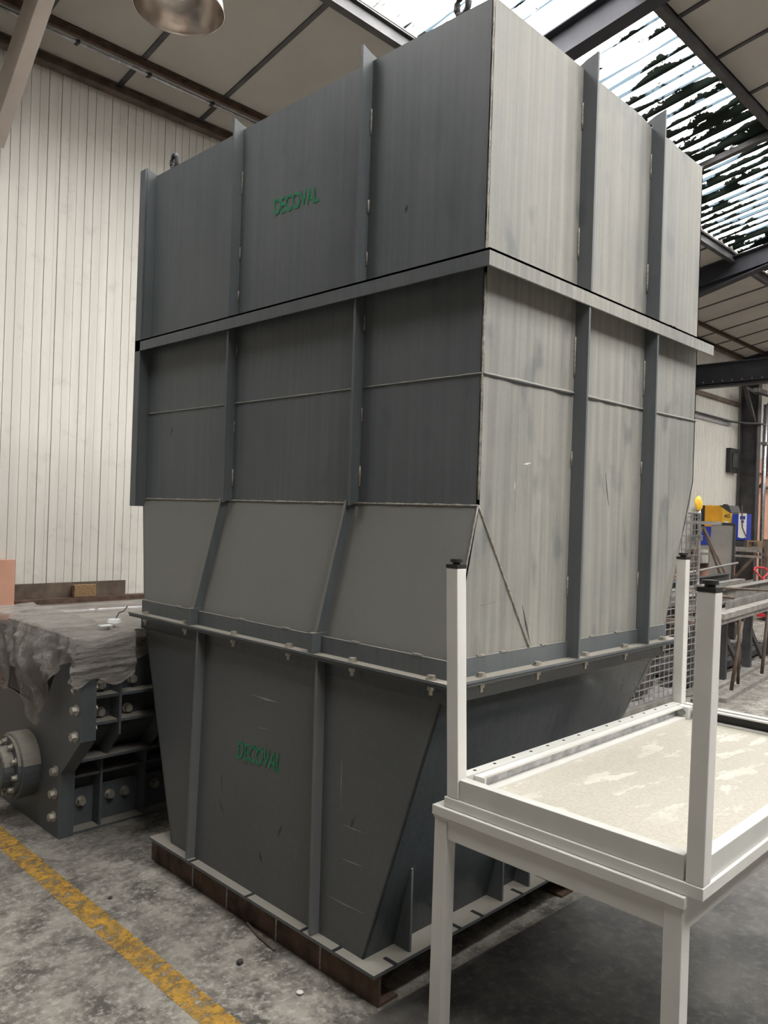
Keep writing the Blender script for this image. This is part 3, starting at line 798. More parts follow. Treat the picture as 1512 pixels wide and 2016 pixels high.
for x in (1.815, 2.05, 2.40, 2.68):
    G().prism([(x, y, z) for y, z in [(3.53, 0.93 if x < 1.9 else 0.86), (3.53, 0.50), (3.70, 0.34), (3.705, 0.013), (3.80, 0.013), (3.80, 0.33), (3.625, 0.52), (3.625, 0.93)]], (0.012, 0, 0)).build('vertical_rib', 'crusher', cr)
mb_ = hexbolt_mesh('housing_bolt', 0.019, 0.028)
for (y, z) in ((3.53, 0.765), (3.535, 0.647), (3.535, 0.525), (3.736, 0.315), (3.742, 0.206), (3.745, 0.095)):
    o = link('housing_bolt', mb_, cr, (CX, y, z)); o.rotation_euler = (0, -math.pi / 2, 0)
for (x, y, z) in ((1.76, 3.62, 0.60), (1.76, 3.62, 0.73), (1.90, 3.62, 0.60), (1.92, 3.62, 0.74), (1.75, 3.775, 0.13), (1.90, 3.775, 0.13), (1.98, 3.775, 0.13), (2.15, 3.775, 0.13)):
    o = link('housing_bolt', mb_, cr, (x, y, z)); o.rotation_euler = (math.pi / 2, 0, 0)
for z in (0.74, 0.645, 0.55):
    o = link('housing_bolt', mb_, cr, (CX + 0.073, 3.53, z)); o.rotation_euler = (0, math.pi / 2, 0); o.scale = (0.7, 0.7, 0.7)
# bearing: drum, flange with bolts, cap
by, bz = 4.075, 0.275
bear = G().tube([(CX + 0.002, by, bz), (CX - 0.085, by, bz), (CX - 0.09, by, bz)], [0.165, 0.165, 0.155], 32).build('bearing_housing', 'crusher', cr, False)
G().tube([(CX - 0.088, by, bz), (CX - 0.105, by, bz)], 0.150, 28).build('bearing_flange', 'crusher', bear)
G().tube([(CX - 0.104, by, bz), (CX - 0.15, by, bz), (CX - 0.155, by, bz)], [0.105, 0.10, 0.09], 24).build('bearing_cap', 'crusher', bear)
mbb = hexbolt_mesh('bearing_bolt', 0.012, 0.022)
for k in range(10):
    a = 2 * math.pi * k / 10 + 0.2
    o = link('bearing_bolt', mbb, bear, (CX - 0.105, by + 0.127 * math.cos(a), bz + 0.127 * math.sin(a))); o.rotation_euler = (0, -math.pi / 2, 0)
for k in range(4):
    a = 2 * math.pi * k / 4 + 0.6
    o = link('bearing_bolt', mbb, bear, (CX - 0.155, by + 0.06 * math.cos(a), bz + 0.06 * math.sin(a))); o.rotation_euler = (0, -math.pi / 2, 0); o.scale = (0.6, 0.6, 0.6)
# side box on top of the side frame, half wrapped
Bx(CX + 0.005, CX + 0.07, 3.95, 4.62, 0.605, 0.93).build('side_guard', 'darksteel', cr)

# plastic film draped over the crusher
def drape():
    vs, fs = [], []
    nu, nv = 110, 120
    xl, yl, zt = CX - 0.035, 3.468, 0.972
    for j in range(nv + 1):
        v_ = -1 + 2.6 * j / nv            # <0 hangs over the front, >0 lies along Y
        for i in range(nu + 1):
            u_ = -1 + 2.6 * i / nu
            yy = max(v_, 0) / 1.6 * 1.25
            xx = max(u_, 0) / 1.6 * 1.28
            n1 = noise.noise((yy * 5, xx * 5, 1.3)); n2 = noise.noise((yy * 2.2 + 4, xx * 2.2, 7.7))
            # hem lengths
            bag = math.exp(-((yy - 0.42) / 0.17) ** 2)
            hem_u = 0.10 + 0.38 * bag + 0.13 * (yy > 0.75) + 0.05 * n1 + 0.12 * math.exp(-((yy - 0.85) / 0.2) ** 2)
            hem_v = 0.11 + 0.09 * math.exp(-((xx - 0.2) / 0.12) ** 2) + 0.05 * noise.noise((xx * 6, 3.1, 0.2)) + 0.10 * math.exp(-((xx - 0.0) / 0.06) ** 2)
            du = max(-u_, 0) * hem_u; dv = max(-v_, 0) * hem_v
            dr = math.hypot(du, dv)
            wr = 0.010 * math.sin(14 * yy + 5 * n2) + 0.016 * noise.noise((xx * 4, yy * 26, 0.5)) + 0.010 * noise.noise((xx * 9, yy * 50, 1.5)) + 0.01 * n1
            hang = min(1.0, dr / 0.05)
            fold = 0.024 * math.sin(40 * yy + 22 * du + 4 * n1 + 8 * xx) + 0.022 * noise.noise((yy * 26, dr * 9, 2.2)) + 0.012 * noise.noise((yy * 60 + dr * 30, dr * 20, 4.2))
            x = xl + xx - (0.012 + max(0, fold) + 0.05 * bag * math.sin(min(1, du / 0.3) * math.pi)) * (hang if u_ < 0 else 0)
            y = yl + yy - (0.010 + max(0, 0.012 * math.sin(60 * dv + 3 * n1 + 9 * xx) + 0.02 * noise.noise((xx * 7, dv * 40, 3.3)))) * (hang if v_ < 0 else 0)
            z = zt - dr + (abs(wr) if dr < 0.03 else 0) + 0.05 * min(1, yy / 0.5) * (dr < 0.03) * (0.4 + 0.3 * n2)
            if x > 1.86: y = max(y, 3.468 + min(1.0, (x - 1.86) / 0.06) * 0.14); z = min(z, 0.985)
            vs.append((x, y, z))
    for j in range(nv):
        for i in range(nu):
            a = j * (nu + 1) + i
            fs.append((a, a + 1, a + nu + 2, a + nu + 1))
    me = bpy.data.meshes.new('plastic_film'); me.from_pydata(vs, [], fs); me.update()
    me.materials.append(M['plastic'])
    for p in me.polygons: p.use_smooth = True
    return me
film = link('plastic_film', drape())
tag(film, 'crumpled clear dusty plastic film draped over the crusher', 'plastic sheet')
t = thing('white_tag', 'small white disc with paper tab and black wire lying on the plastic film', 'tag', (1.86, 3.68, 1.0))
G().tube([(1.86, 3.70, 1.012), (1.86, 3.70, 1.028)], [0.036, 0.030], 18).build('disc', 'paper', t)
Bx(1.765, 1.825, 3.64, 3.68, 1.004, 1.009).build('paper_tab', 'paper', t)
G().tube([(1.88, 3.72, 1.03), (1.90, 3.73, 1.055), (1.93, 3.74, 1.06), (1.96, 3.76, 1.08)], 0.003, 5).build('wire', 'black', t)

# ------------------------------------------------------------------ ledge, pipes and cork block at the cladding wall
o = thing('steel_ledge', 'rusty steel ledge running along the foot of the cladding wall', 'ledge', (3.0, 6.4, 0.78))
Bx(2.36, 17.0, 6.33, 6.398, 0.80, 0.822).build('ledge_angle', 'rust', o)
Bx(2.36, 17.0, 6.33, 6.338, 0.745, 0.80).build('ledge_lip', 'rust', o)
o = Bx(2.36, 3.31, 6.40, 6.412, 0.823, 0.945).build('steel_plate', 'brownsteel')
tag(o, 'dark flat steel strip standing on the wall ledge behind the cork block', 'plate')
t = thing('grey_pipe', 'bright grey pipe running under the rusty wall ledge', 'pipe', (3, 6.28, 0.7))
G().tube([(2.36, 6.27, 0.715), (3.4, 6.27, 0.715), (6, 6.27, 0.715)], 0.022, 10).build('pipe', 'galv', t, True)
G().tube([(2.9, 6.27, 0.715), (3.0, 6.27, 0.715)], 0.025, 10).build('coupling', 'galv', t, True)
Bx(2.40, 2.42, 6.24, 6.33, 0.69, 0.77).build('clip', 'black', t)
o = G().tube([(2.36, 6.305, 0.775), (3.4, 6.305, 0.775), (6, 6.305, 0.775)], 0.012, 8).build('copper_pipe', 'brownsteel', None, True)
tag(o, 'thin brown pipe hugging the lip of the rusty ledge', 'pipe')
o = Bx(2.835, 3.02, 6.345, 6.397, 0.823, 0.925).build('cork_block', 'cork', bevel=0.006)
tag(o, 'brown speckled cork block standing on the wall ledge', 'block')

# ------------------------------------------------------------------ lamp
L0 = Vector(at(353, 20, 4.15))
lamp = thing('high_bay_lamp', 'round aluminium high bay lamp hanging from the roof', 'lamp', L0)
prof = [(0.232, 0.0), (0.236, 0.004), (0.232, 0.012), (0.225, 0.06), (0.20, 0.13), (0.15, 0.20), (0.10, 0.245), (0.07, 0.27)]
def lathe(c, prof, n=40):
    g = G(); vs = []; fs = []
    for (r, z) in prof: vs += [(c.x + r * math.cos(2 * math.pi * k / n), c.y + r * math.sin(2 * math.pi * k / n), c.z + z) for k in range(n)]
    for i in range(len(prof) - 1): fs += [(i * n + k, i * n + (k + 1) % n, (i + 1) * n + (k + 1) % n, (i + 1) * n + k) for k in range(n)]
    return g.add(vs, fs)
inner = [(r - 0.003, z + 0.001) for r, z in prof[1:]]
lathe(L0, inner[::-1] + prof).build('reflector', 'alu', lamp, True)
G().tube([L0 + Vector((0, 0, 0.262)), L0 + Vector((0, 0, 0.42))], [0.075, 0.07], 20).build('ballast_housing', 'steel', lamp)
G().tube([L0 + Vector((0, 0, 0.42)), Vector((L0.x, L0.y, zr(L0.y) - 0.0))], 0.01, 8).build('suspension_rod', 'darksteel', lamp)
lathe(L0, [(0.001, 0.06), (0.03, 0.066), (0.05, 0.10), (0.045, 0.15), (0.025, 0.2), (0.025, 0.262)], 20).build('bulb', 'bulb', lamp, True)

# ------------------------------------------------------------------ floor marking and debris
o = Bx(1.372, 1.468, 1.2, 6.2, 0.0003, 0.0009).build('floor_line', 'line')
tag(o, 'worn yellow painted line on the concrete floor', 'floor marking')
def rock(name, p, r, mat, label, cat, flat=0.7, seed=0):
    bm = bmesh.new(); bmesh.ops.create_icosphere(bm, subdivisions=1, radius=r)
    rnd = random.Random(seed)
    for v_ in bm.verts: v_.co *= rnd.uniform(0.75, 1.2); v_.co.z *= flat
    zmin = min(v_.co.z for v_ in bm.verts)
    me = bpy.data.meshes.new(name); bm.to_mesh(me); bm.free(); me.materials.append(M[mat])
    o = link(name, me, None, (p[0], p[1], -zmin)); tag(o, label, cat); return o
rock('pebble', (1.649, 2.27), 0.014, 'stone', 'dark pebble lying between the yellow line and the hopper', 'stone', 0.8, 1)
rock('white_shard', (1.695, 1.992), 0.014, 'chip', 'white shard lying on the floor by the hopper corner', 'debris', 0.4, 2)
rock('black_crumb', (1.53, 3.0), 0.010, 'stone', 'black crumb on the floor near the rusty beam', 'debris', 0.6, 3)
o = G().tube([(1.826, 2.47, 0.006), (1.80, 2.36, 0.007), (1.79, 2.25, 0.006)], 0.005, 6).build('thin_stick', 'brownsteel')
tag(o, 'thin brown stick lying along the rusty beam', 'stick')

# ------------------------------------------------------------------ far right: wall column, crane girder, pipes
col = thing('steel_column', 'black steel wall column carrying the far rafter', 'column', (17.2, 6.2, 0))
Bx(17.194, 17.206, 6.05, 6.37, 0, zr(6.2) - 0.5).build('column_web', 'darksteel', col)
Bx(17.11, 17.29, 6.03, 6.05, 0, zr(6.2) - 0.5).build('column_flange', 'darksteel', col)
Bx(17.11, 17.29, 6.37, 6.39, 0, zr(6.2) - 0.5).build('column_flange', 'darksteel', col)
cg = thing('crane_girder', 'long dark steel crane girder spanning the hall behind the hopper', 'girder', (14.3, -1.5, 4.07))
ibeam((14.3, YF, 4.5), (14.3, YW - 0.08, 4.5), 0.37, 0.18, 0.02, 0.014).build('girder_section', 'raft', cg)
Bx(14.21, 14.39, YF, YW - 0.08, 4.07, 4.105).build('lower_rail', 'black', cg)
me = G().box(-0.012, 0.0, -0.006, 0.006, 0, 0.03).mesh('clip', 'galv')
for k in range(16): link('clip', me, cg, (14.21, 3.6 + k * 0.17, 4.15))
o = Bx(5.0, 17.1, YW - 0.07, YW - 0.023, 4.09, 4.17).build('cladding_girt', 'brownsteel')
tag(o, 'pale brown horizontal girt on the far cladding under the crane girder', 'girt')
t = thing('conduit_run', 'dark conduit running along the far cladding to the black column', 'pipe', (15, 6.38, 3.72))
G().tube([(8, 6.38, 3.73), (16.6, 6.38, 3.73), (16.95, 6.2, 3.72), (17.1, 6.0, 3.72), (17.35, 5.98, 3.72)], 0.022, 8).build('pipe', 'darksteel', t, True)
Bx(8, 16.6, 6.40, 6.425, 3.63, 3.69).build('cable_tray', 'galv', t)
t = thing('switch_box', 'dark switch box fixed on the cladding beside the black column', 'box', (16.62, 6.38, 2.7))
Bx(16.5, 16.95, 6.33, 6.427, 2.68, 3.18).build('enclosure', 'black', t, bevel=0.01)
Bx(16.58, 16.87, 6.315, 6.33, 2.78, 3.08).build('cover', 'darksteel', t)
t = thing('column_pipe', 'grey vertical pipe running down beside the black column', 'pipe', (17.42, 6.0, 0))
G().tube([(17.42, 5.99, 0), (17.42, 5.99, 4.15)], 0.045, 10).build('pipe', 'galv', t, True)
Bx(17.36, 17.48, 5.93, 6.05, 3.3, 3.36).build('collar', 'steel', t)
t = thing('pipe_pair', 'thin dark cable pipe looping from the column to the salmon wall', 'pipe', (17.6, 6.2, 2.5))
G().tube([(17.6, 6.0, 4.2), (17.6, 6.0, 2.75), (17.75, 6.1, 2.55), (18.1, 6.3, 2.45), (20, 6.34, 2.45), (24, 6.34, 2.45)], 0.03, 8).build('pipe', 'darksteel', t, True)
o = G().tube([(17.6, 6.35, 2.75), (24, 6.35, 2.75)], 0.02, 8).build('salmon_wall_pipe', 'rust', None, True)
tag(o, 'thin rusty pipe across the top of the salmon wall', 'pipe')
t = thing('column_brace', 'dark steel bracket brace slanting up from the black column', 'bracket', (17.0, 6.1, 3.8))
G().bar((17.1, 6.1, 3.75), (16.55, 6.1, 4.4), 0.07, 0.07).build('brace', 'darksteel', t)
G().bar((17.1, 6.1, 4.35), (16.5, 6.1, 4.4), 0.08, 0.06).build('top_arm', 'darksteel', t)
t = thing('cable_chain', 'ribbed cable chain hung at the head of the black column', 'cable chain', (17.3, 5.7, 4.2))
G().bar((16.7, 5.95, 4.33), (17.6, 5.72, 4.24), 0.10, 0.03).build('tray', 'darksteel', t)
for k in range(15):
    p = Vector((16.7, 5.90, 4.35)).lerp(Vector((17.6, 5.67, 4.26)), k / 14)
    G().box(p.x - 0.012, p.x + 0.012, p.y - 0.03, p.y + 0.10, p.z - 0.03, p.z + 0.05).build('link', 'steel', t)
Bx(17.5, 17.68, 5.62, 5.95, 4.16, 4.20).build('end_plate', 'steel', t)

# ------------------------------------------------------------------ mesh trolley
tr_ = thing('mesh_trolley', 'galvanised wire mesh trolley on castors behind the hopper', 'trolley', (6.0, 3.2, 0))
ma, mbx, my0, my1, mz0, mz1 = 5.05, 6.83, 2.87, 3.50, 0.17, 1.70
for y in (my0, my1):
    g = G()
    z = mz0
    while z <= mz1 - 0.02:
        g.bar((ma, y, z), (mbx, y, z), 0.008, 0.008); z += 0.055
    x = ma
    while x <= mbx:
        g.bar((x, y + 0.004, mz0), (x, y + 0.004, mz1 - 0.03), 0.006, 0.006); x += 0.085
    g.build('wire_mesh', 'galv', tr_)
    for x in (ma, mbx):
        G().tube([(x, y, 0.12), (x, y, 1.66), (x - 0.02 if x == mbx else x + 0.02, y, 1.72)], 0.016, 8).build('post', 'galv', tr_, True)
    Bx(ma, mbx, y - 0.02, y + 0.02, 0.12, 0.16).build('bottom_rail', 'steel', tr_)
    G().tube([(ma, y, 1.69), (mbx - 0.03, y, 1.69)], 0.012, 8).build('top_rail', 'galv', tr_, True)
Bx(ma, mbx, my0, my1, 0.10, 0.12).build('deck', 'steel', tr_)
for z in (0.45, 1.02, 1.45): 
    Bx(mbx - 0.022, mbx + 0.026, my0 - 0.022, my0 + 0.02, z, z + 0.05).build('clamp', 'galv', tr_)
for x in (ma + 0.1, mbx - 0.15):
    for y in (my0 + 0.06, my1 - 0.06):
        w_ = G().tube([(x, y - 0.015, 0.045), (x, y + 0.015, 0.045)], 0.045, 14).build('castor', 'black', tr_)
        Bx(x - 0.02, x + 0.02, y - 0.02, y + 0.02, 0.085, 0.10).build('fork', 'galv', w_)
c_ = Vector((mbx - 0.03, my0, 1.735))
bm = bmesh.new(); bmesh.ops.create_icosphere(bm, subdivisions=2, radius=0.05)
for v_ in bm.verts:
    v_.co = Vector((v_.co.x * 0.7, v_.co.y * 0.7, v_.co.z * 1.35)) * (1 + 0.25 * noise.noise(v_.co * 22))
    v_.co += c_ + Vector((0, 0, 0.04))
me = bpy.data.meshes.new('yellow_cloth'); bm.to_mesh(me); bm.free(); me.materials.append(M['yellow_light'])
tag(link('yellow_cloth', me), 'yellow cloth bundled on top of the mesh trolley post', 'cloth')
o = G().tube([(5.2, 2.55, 0.015), (5.7, 2.72, 0.015), (6.05, 2.66, 0.015), (6.35, 2.74, 0.015), (6.6, 2.70, 0.015)], 0.014, 8).build('black_hose', 'black', None, True)
tag(o, 'black hose lying on the floor in front of the mesh trolley', 'hose')

# ------------------------------------------------------------------ trestle rack with steel stock
A = 0.10
O = Vector((7.2, 2.745, 0)); ex = Vector((math.cos(A), math.sin(A), 0)); ey = Vector((-math.sin(A), math.cos(A), 0)); ez = Vector((0, 0, 1))
def Q(a, b_, z): return O + ex * a + ey * b_ + ez * z
rk = thing('steel_stock_rack', 'low welded steel trestle rack loaded with steel sections', 'rack', Q(1.8, 0.6, 0))
G().bar(Q(0.0, 0.02, 0.02), Q(4.2, 0.02, 0.02), 0.06, 0.04).build('ground_rail', 'steel', rk)
G().bar(Q(0.0, 0.28, 0.015), Q(4.2, 0.28, 0.015), 0.14, 0.03).build('ground_rail', 'steel', rk)
G().bar(Q(0.1, 0.95, 0.02), Q(4.2, 0.95, 0.02), 0.10, 0.04).build('ground_rail', 'steel', rk)
G().bar(Q(-0.05, 0.10, 0.715), Q(4.2, 0.10, 0.715), 0.09, 0.05).build('top_rail', 'steel', rk)
G().bar(Q(-0.05, 1.20, 0.715), Q(4.2, 1.20, 0.715), 0.09, 0.05).build('top_rail', 'steel', rk)
for a in (0.1, 0.95, 1.9, 2.9, 3.9):
    G().bar(Q(a, 0.1, 0.665), Q(a, 1.2, 0.665), 0.06, 0.05).build('cross_bar', 'brownsteel', rk)
    G().bar(Q(a, 0.30, 0.04), Q(a, 0.30, 0.64), 0.09, 0.05).build('post', 'darksteel', rk)
    G().bar(Q(a, 1.0, 0.04), Q(a, 1.0, 0.64), 0.09, 0.05).build('post', 'darksteel', rk)
    G().bar(Q(a, 0.32, 0.55), Q(a + 0.75, 0.32, 0.05), 0.03, 0.06).build('brace', 'darksteel', rk)
    G().bar(Q(a + 0.05, 0.98, 0.05), Q(a + 0.7, 0.98, 0.6), 0.03, 0.06).build('brace', 'brownsteel', rk)
G().tube([Q(0.42, 0.06, 0.04), Q(0.48, 0.0, 0.69)], 0.018, 8).build('prop', 'brownsteel', rk, True)
G().tube([Q(0.80, 0.10, 0.04), Q(0.62, 0.06, 0.69)], 0.016, 8).build('prop', 'brownsteel', rk, True)
G().tube([Q(1.55, 0.06, 0.04), Q(1.60, 0.03, 0.69)], 0.018, 8).build('prop', 'brownsteel', rk, True)
# stock lying on the rack
def lbeam(p0, p1, w, h, tck=0.008, kind='L'):
    g = G(); p0 = Vector(p0); p1 = Vector(p1); d = (p1 - p0).normalized(); sd = d.cross(ez).normalized()
    if kind == 'L':
        g.bar(p0 + ez * tck / 2, p1 + ez * tck / 2, w, tck); g.bar(p0 + sd * (w / 2) + ez * h / 2, p1 + sd * (w / 2) + ez * h / 2, tck, h)
    elif kind == 'U':
        g.bar(p0 + ez * tck / 2, p1 + ez * tck / 2, w, tck)
        for q in (-1, 1): g.bar(p0 + sd * (w / 2) * q + ez * h / 2, p1 + sd * (w / 2) * q + ez * h / 2, tck, h)
    elif kind == 'I':
        g.bar(p0 + ez * tck / 2, p1 + ez * tck / 2, w, tck); g.bar(p0 + ez * h / 2, p1 + ez * h / 2, tck, h); g.bar(p0 + ez * (h - tck / 2), p1 + ez * (h - tck / 2), w, tck)
    else:
        g.bar(p0 + ez * h / 2, p1 + ez * h / 2, w, h)
    return g
stock = [(0.0, 0.08, 2.4, 'T', 0.10, 0.05, 'steel', 'flat pale steel bar along the open edge of the stock rack'),
         (0.7, 0.26, 4.2, 'L', 0.10, 0.10, 'steel', 'angle iron lying near the open edge of the stock rack'),
         (0.5, 0.55, 4.3, 'I', 0.12, 0.14, 'steel', 'steel joist lying along the middle of the stock rack'),
         (0.3, 0.80, 4.4, 'U', 0.14, 0.10, 'steel', 'steel channel beside the joist on the stock rack'),
         (0.4, 1.02, 4.4, 'T', 0.10, 0.10, 'steel', 'square steel tube behind the channel on the stock rack'),
         (0.2, 1.22, 4.5, 'I', 0.10, 0.16, 'darksteel', 'dark steel joist on the wall side of the stock rack')]
for (a0, b0, a1, k_, w_, h_, mt, lab) in stock:
    o = lbeam(Q(a0, b0, 0.741), Q(a1, b0, 0.741), w_, h_, 0.008, k_).build('steel_section', mt)
    tag(o, lab, 'steel section', 'steel sections on the trestle rack')
for i_, (q0, q1, lab) in enumerate(((Q(0.62, 0.64, 0.918), Q(0.95, 0.2, 0.862), 'short brown rod laid across the angle iron and joist'),
                     (Q(1.3, 0.68, 0.922), Q(2.3, 0.20, 0.862), 'longer brown rod laid across the stock rack'))):
    tag(G().tube([q0, q1], 0.014, 8).build('steel_rod', 'brownsteel', None, True), lab, 'rod')
tag(G().tube([Q(0.6, 1.2, 0.92), at(1452, 1108, 10.0)], 0.014, 8).build('steel_rod', 'steel', None, True), 'pale thin rod sticking up from the stock rack', 'rod')
for i_, (q0, q1, w_, h_, lab) in enumerate(((Q(-0.25, 0.17, 0.02), Q(-0.06, 0.12, 0.02), 0.12, 0.04, 'short flat offcut on the floor at the end of the rack'),
                            (Q(-0.25, 0.95, 0.025), Q(-0.02, 0.55, 0.025), 0.07, 0.05, 'stubby steel offcut on the floor beside the trolley'),
                            (Q(0.2, 0.62, 0.025), Q(1.8, 0.60, 0.025), 0.10, 0.05, 'long steel offcut on the floor under the stock rack'))):
    tag(G().bar(q0, q1, w_, h_).build('steel_offcut', 'steel' if i_ < 2 else 'darksteel'), lab, 'offcut')

# ------------------------------------------------------------------ sheets and A-frame behind the rack
s0 = at(1397, 1038, 13.1); s1 = at(1441, 1038, 12.9)
hd = (Vector((s1.x, s1.y, 0)) - Vector((s0.x, s0.y, 0))).normalized()
bk = Vector((hd.y, -hd.x, 0)) * -1
if bk.dot(Vector((s0.x, s0.y, 0))) < 0: bk = -bk
b0_ = Vector((s0.x, s0.y, 0)) - bk * 0.25 + hd * 0.02
wd = (s1 - s0).length
t = thing('sheet_panel', 'large dull grey sheet steel panel leaning behind the stock rack', 'panel', b0_)
pts = [b0_, b0_ + hd * wd * 1.12, b0_ + hd * wd + bk * 0.30 + ez * 1.60, b0_ + bk * 0.30 + ez * 1.60]
G().prism(pts, bk * 0.012).build('sheet', 'grey_sheet', t)
G().bar(pts[1] + hd * 0.012, pts[2] + hd * 0.012, 0.03, 0.05).build('edge_trim', 'black', t)
G().bar(pts[3] + ez * 0.01, pts[2] + ez * 0.01, 0.05, 0.03).build('edge_trim', 'black', t)
af = thing('a_frame', 'brown steel A-frame stand behind the mesh trolley', 'stand', (12.0, 4.9, 0))
f0 = at(1383, 1033, 12.0)
for (dx, dz) in ((at(1437, 1148, 11.9), 0), (at(1425, 1150, 12.2), 0)):
    dvec = (dx - f0); k_ = -f0.z / dvec.z
    G().tube([f0, f0 + dvec * k_ * 0.995], 0.022, 8).build('leg', 'brownsteel', af, True)
for off in (-0.25, -0.05):
    G().tube([f0 + Vector((0, 0, 0)), Vector((f0.x + off, f0.y + 0.3, 0.02))], 0.022, 8).build('leg', 'brownsteel', af, True)
G().bar(f0 + Vector((-0.1, 0.25, 0.03)), f0 + Vector((0.1, -0.25, 0.03)), 0.1, 0.05).build('head_bar', 'steel', af)

# ------------------------------------------------------------------ bench with compressor, blue units
bn = thing('machine_bench', 'rusty steel bench carrying the yellow compressor and blue units', 'bench', (15.0, 5.6, 0))
Bx(14.6, 14.68, 4.98, 6.31, 1.12, 1.20).build('front_beam', 'steel', bn)
Bx(14.6, 14.66, 4.98, 6.31, 1.02, 1.06).build('lower_beam', 'steel', bn)
Bx(14.68, 15.5, 4.98, 6.31, 1.14, 1.20).build('bench_top', 'brownsteel', bn)
for (x, y) in ((14.6, 4.92), (15.42, 4.92), (14.6, 6.2), (15.42, 6.2)):
    Bx(x, x + 0.08, y, y + 0.08, 0, 1.36 if y < 5 else 1.12).build('leg', 'brownsteel', bn)
G().bar((14.63, 5.1, 1.1), (14.63, 5.75, 0.3), 0.04, 0.05).build('brace', 'brownsteel', bn)
Bx(14.75, 15.4, 5.05, 6.2, 0.45, 0.50).build('lower_shelf', 'brownsteel', bn)
cp = thing('compressor', 'yellow air compressor cabinet with black back section', 'compressor', (15.15, 5.85, 1.2))
def cabinet(y0, y1, z0, z1, x0, x1, name, mat, parent): return Bx(x0, x1, y0, y1, z0, z1).build(name, mat, parent, bevel=0.01)
cabinet(6.18, 6.35, 1.40, 1.95, 14.95, 15.4, 'rear_section', 'black', cp)
cabinet(5.85, 6.18, 1.22, 1.95, 14.93, 15.4, 'cabinet', 'yellow', cp)
G().prism([(14.93, 5.85, 1.22), (14.93, 5.69, 1.22), (14.93, 5.69, 1.80), (14.93, 5.85, 1.94)], (0.47, 0, 0)).build('front_section', 'yellow_light', cp)
G().prism([(14.92, 5.91, 1.955), (14.92, 5.695, 1.81), (14.92, 5.685, 1.82), (14.92, 5.73, 1.955)], (0.48, 0, 0)).build('slanted_hood', 'darksteel', cp)
Bx(15.05, 15.15, 5.83, 5.89, 1.95, 1.98).build('outlet', 'black', cp)
Bx(14.922, 14.93, 5.73, 5.8, 1.44, 1.66).build('label_sheet', 'paper', cp)
for i_ in range(4): Bx(14.918, 14.9225, 5.74, 5.79, 1.62 - i_ * 0.035, 1.628 - i_ * 0.035).build('label_text_line', 'black', cp)
cu = bpy.data.curves.new('number', 'FONT'); cu.body = '40'; cu.size = 0.11; cu.extrude = 0.002
tmp = bpy.data.objects.new('tmp', cu); COL.objects.link(tmp)
me = bpy.data.meshes.new_from_object(tmp.evaluated_get(bpy.context.evaluated_depsgraph_get())); bpy.data.objects.remove(tmp)
me.materials.clear(); me.materials.append(M['black'])
o = link('number', me, cp, (14.924, 5.815, 1.72)); o.rotation_euler = (math.pi / 2, 0, -math.pi / 2)
bu = thing('blue_control_box', 'deep blue control box with white front sheet on the bench', 'control box', (14.95, 5.40, 1.26))
Bx(14.80, 15.1, 5.38, 5.62, 1.32, 1.80).build('case', 'blue', bu, bevel=0.008)
Bx(14.79, 14.80, 5.36, 5.5, 1.37, 1.81).build('white_front', 'paper', bu)
Bx(14.785, 14.79, 5.38, 5.47, 1.70, 1.76).build('blue_emblem', 'blue', bu)
Bx(14.784, 14.789, 5.4, 5.45, 1.64, 1.68).build('blue_emblem', 'blue', bu)
Bx(14.785, 14.79, 5.39, 5.47, 1.36, 1.58).build('notice_sheet', 'paper', bu)
Bx(14.82, 15.08, 5.4, 5.6, 1.201, 1.32).build('foot', 'darksteel', bu)
G().tube([(14.775, 5.44, 1.95), (14.775, 5.42, 1.55), (14.775, 5.36, 1.42), (14.79, 5.345, 1.38)], 0.010, 6).build('cable', 'rust', bu, True)
o = Bx(14.66, 14.90, 5.93, 6.16, 1.201, 1.55).build('blue_crate', 'blue', bevel=0.01)
tag(o, 'blue plastic crate standing on the bench before the compressor', 'crate')
t = thing('wooden_frame_box', 'small open wooden frame box on the bench below the control box', 'box', (14.7, 5.2, 1.2))
for (y0, y1, z0, z1) in ((5.08, 5.28, 1.30, 1.325), (5.08, 5.105, 1.201, 1.30), (5.255, 5.28, 1.201, 1.30)):
    Bx(14.64, 14.775, y0, y1, z0, z1).build('board', 'cork', t)
pt = thing('pallet_truck', 'red handled pallet truck parked behind the stock rack', 'pallet truck', (13.7, 4.7, 0))
hp = [at(1484, 1120, 13.2), at(1488, 1117, 13.35), at(1504, 1118, 13.35), at(1516, 1126, 13.2), at(1500, 1140, 13.1), at(1484, 1120, 13.2)]
G().tube(hp, 0.018, 8, False).build('handle', 'red', pt, True)
hb = at(1503, 1136, 13.1)
G().tube([hb, Vector((hb.x + 0.25, hb.y, 0.18))], 0.02, 8).build('shaft', 'red', pt, True)
Bx(hb.x + 0.15, hb.x + 0.4, hb.y - 0.15, hb.y + 0.15, 0.06, 0.22).build('pump_body', 'red', pt, bevel=0.01)
for dy in (-0.2, 0.06): Bx(hb.x + 0.38, hb.x + 1.4, hb.y + dy, hb.y + dy + 0.15, 0.05, 0.10).build('fork', 'red', pt)
for dx in (0.2, 1.3):
    G().tube([(hb.x + dx, hb.y - 0.05, 0.04), (hb.x + dx, hb.y + 0.05, 0.04)], 0.04, 14).build('wheel', 'black', pt)

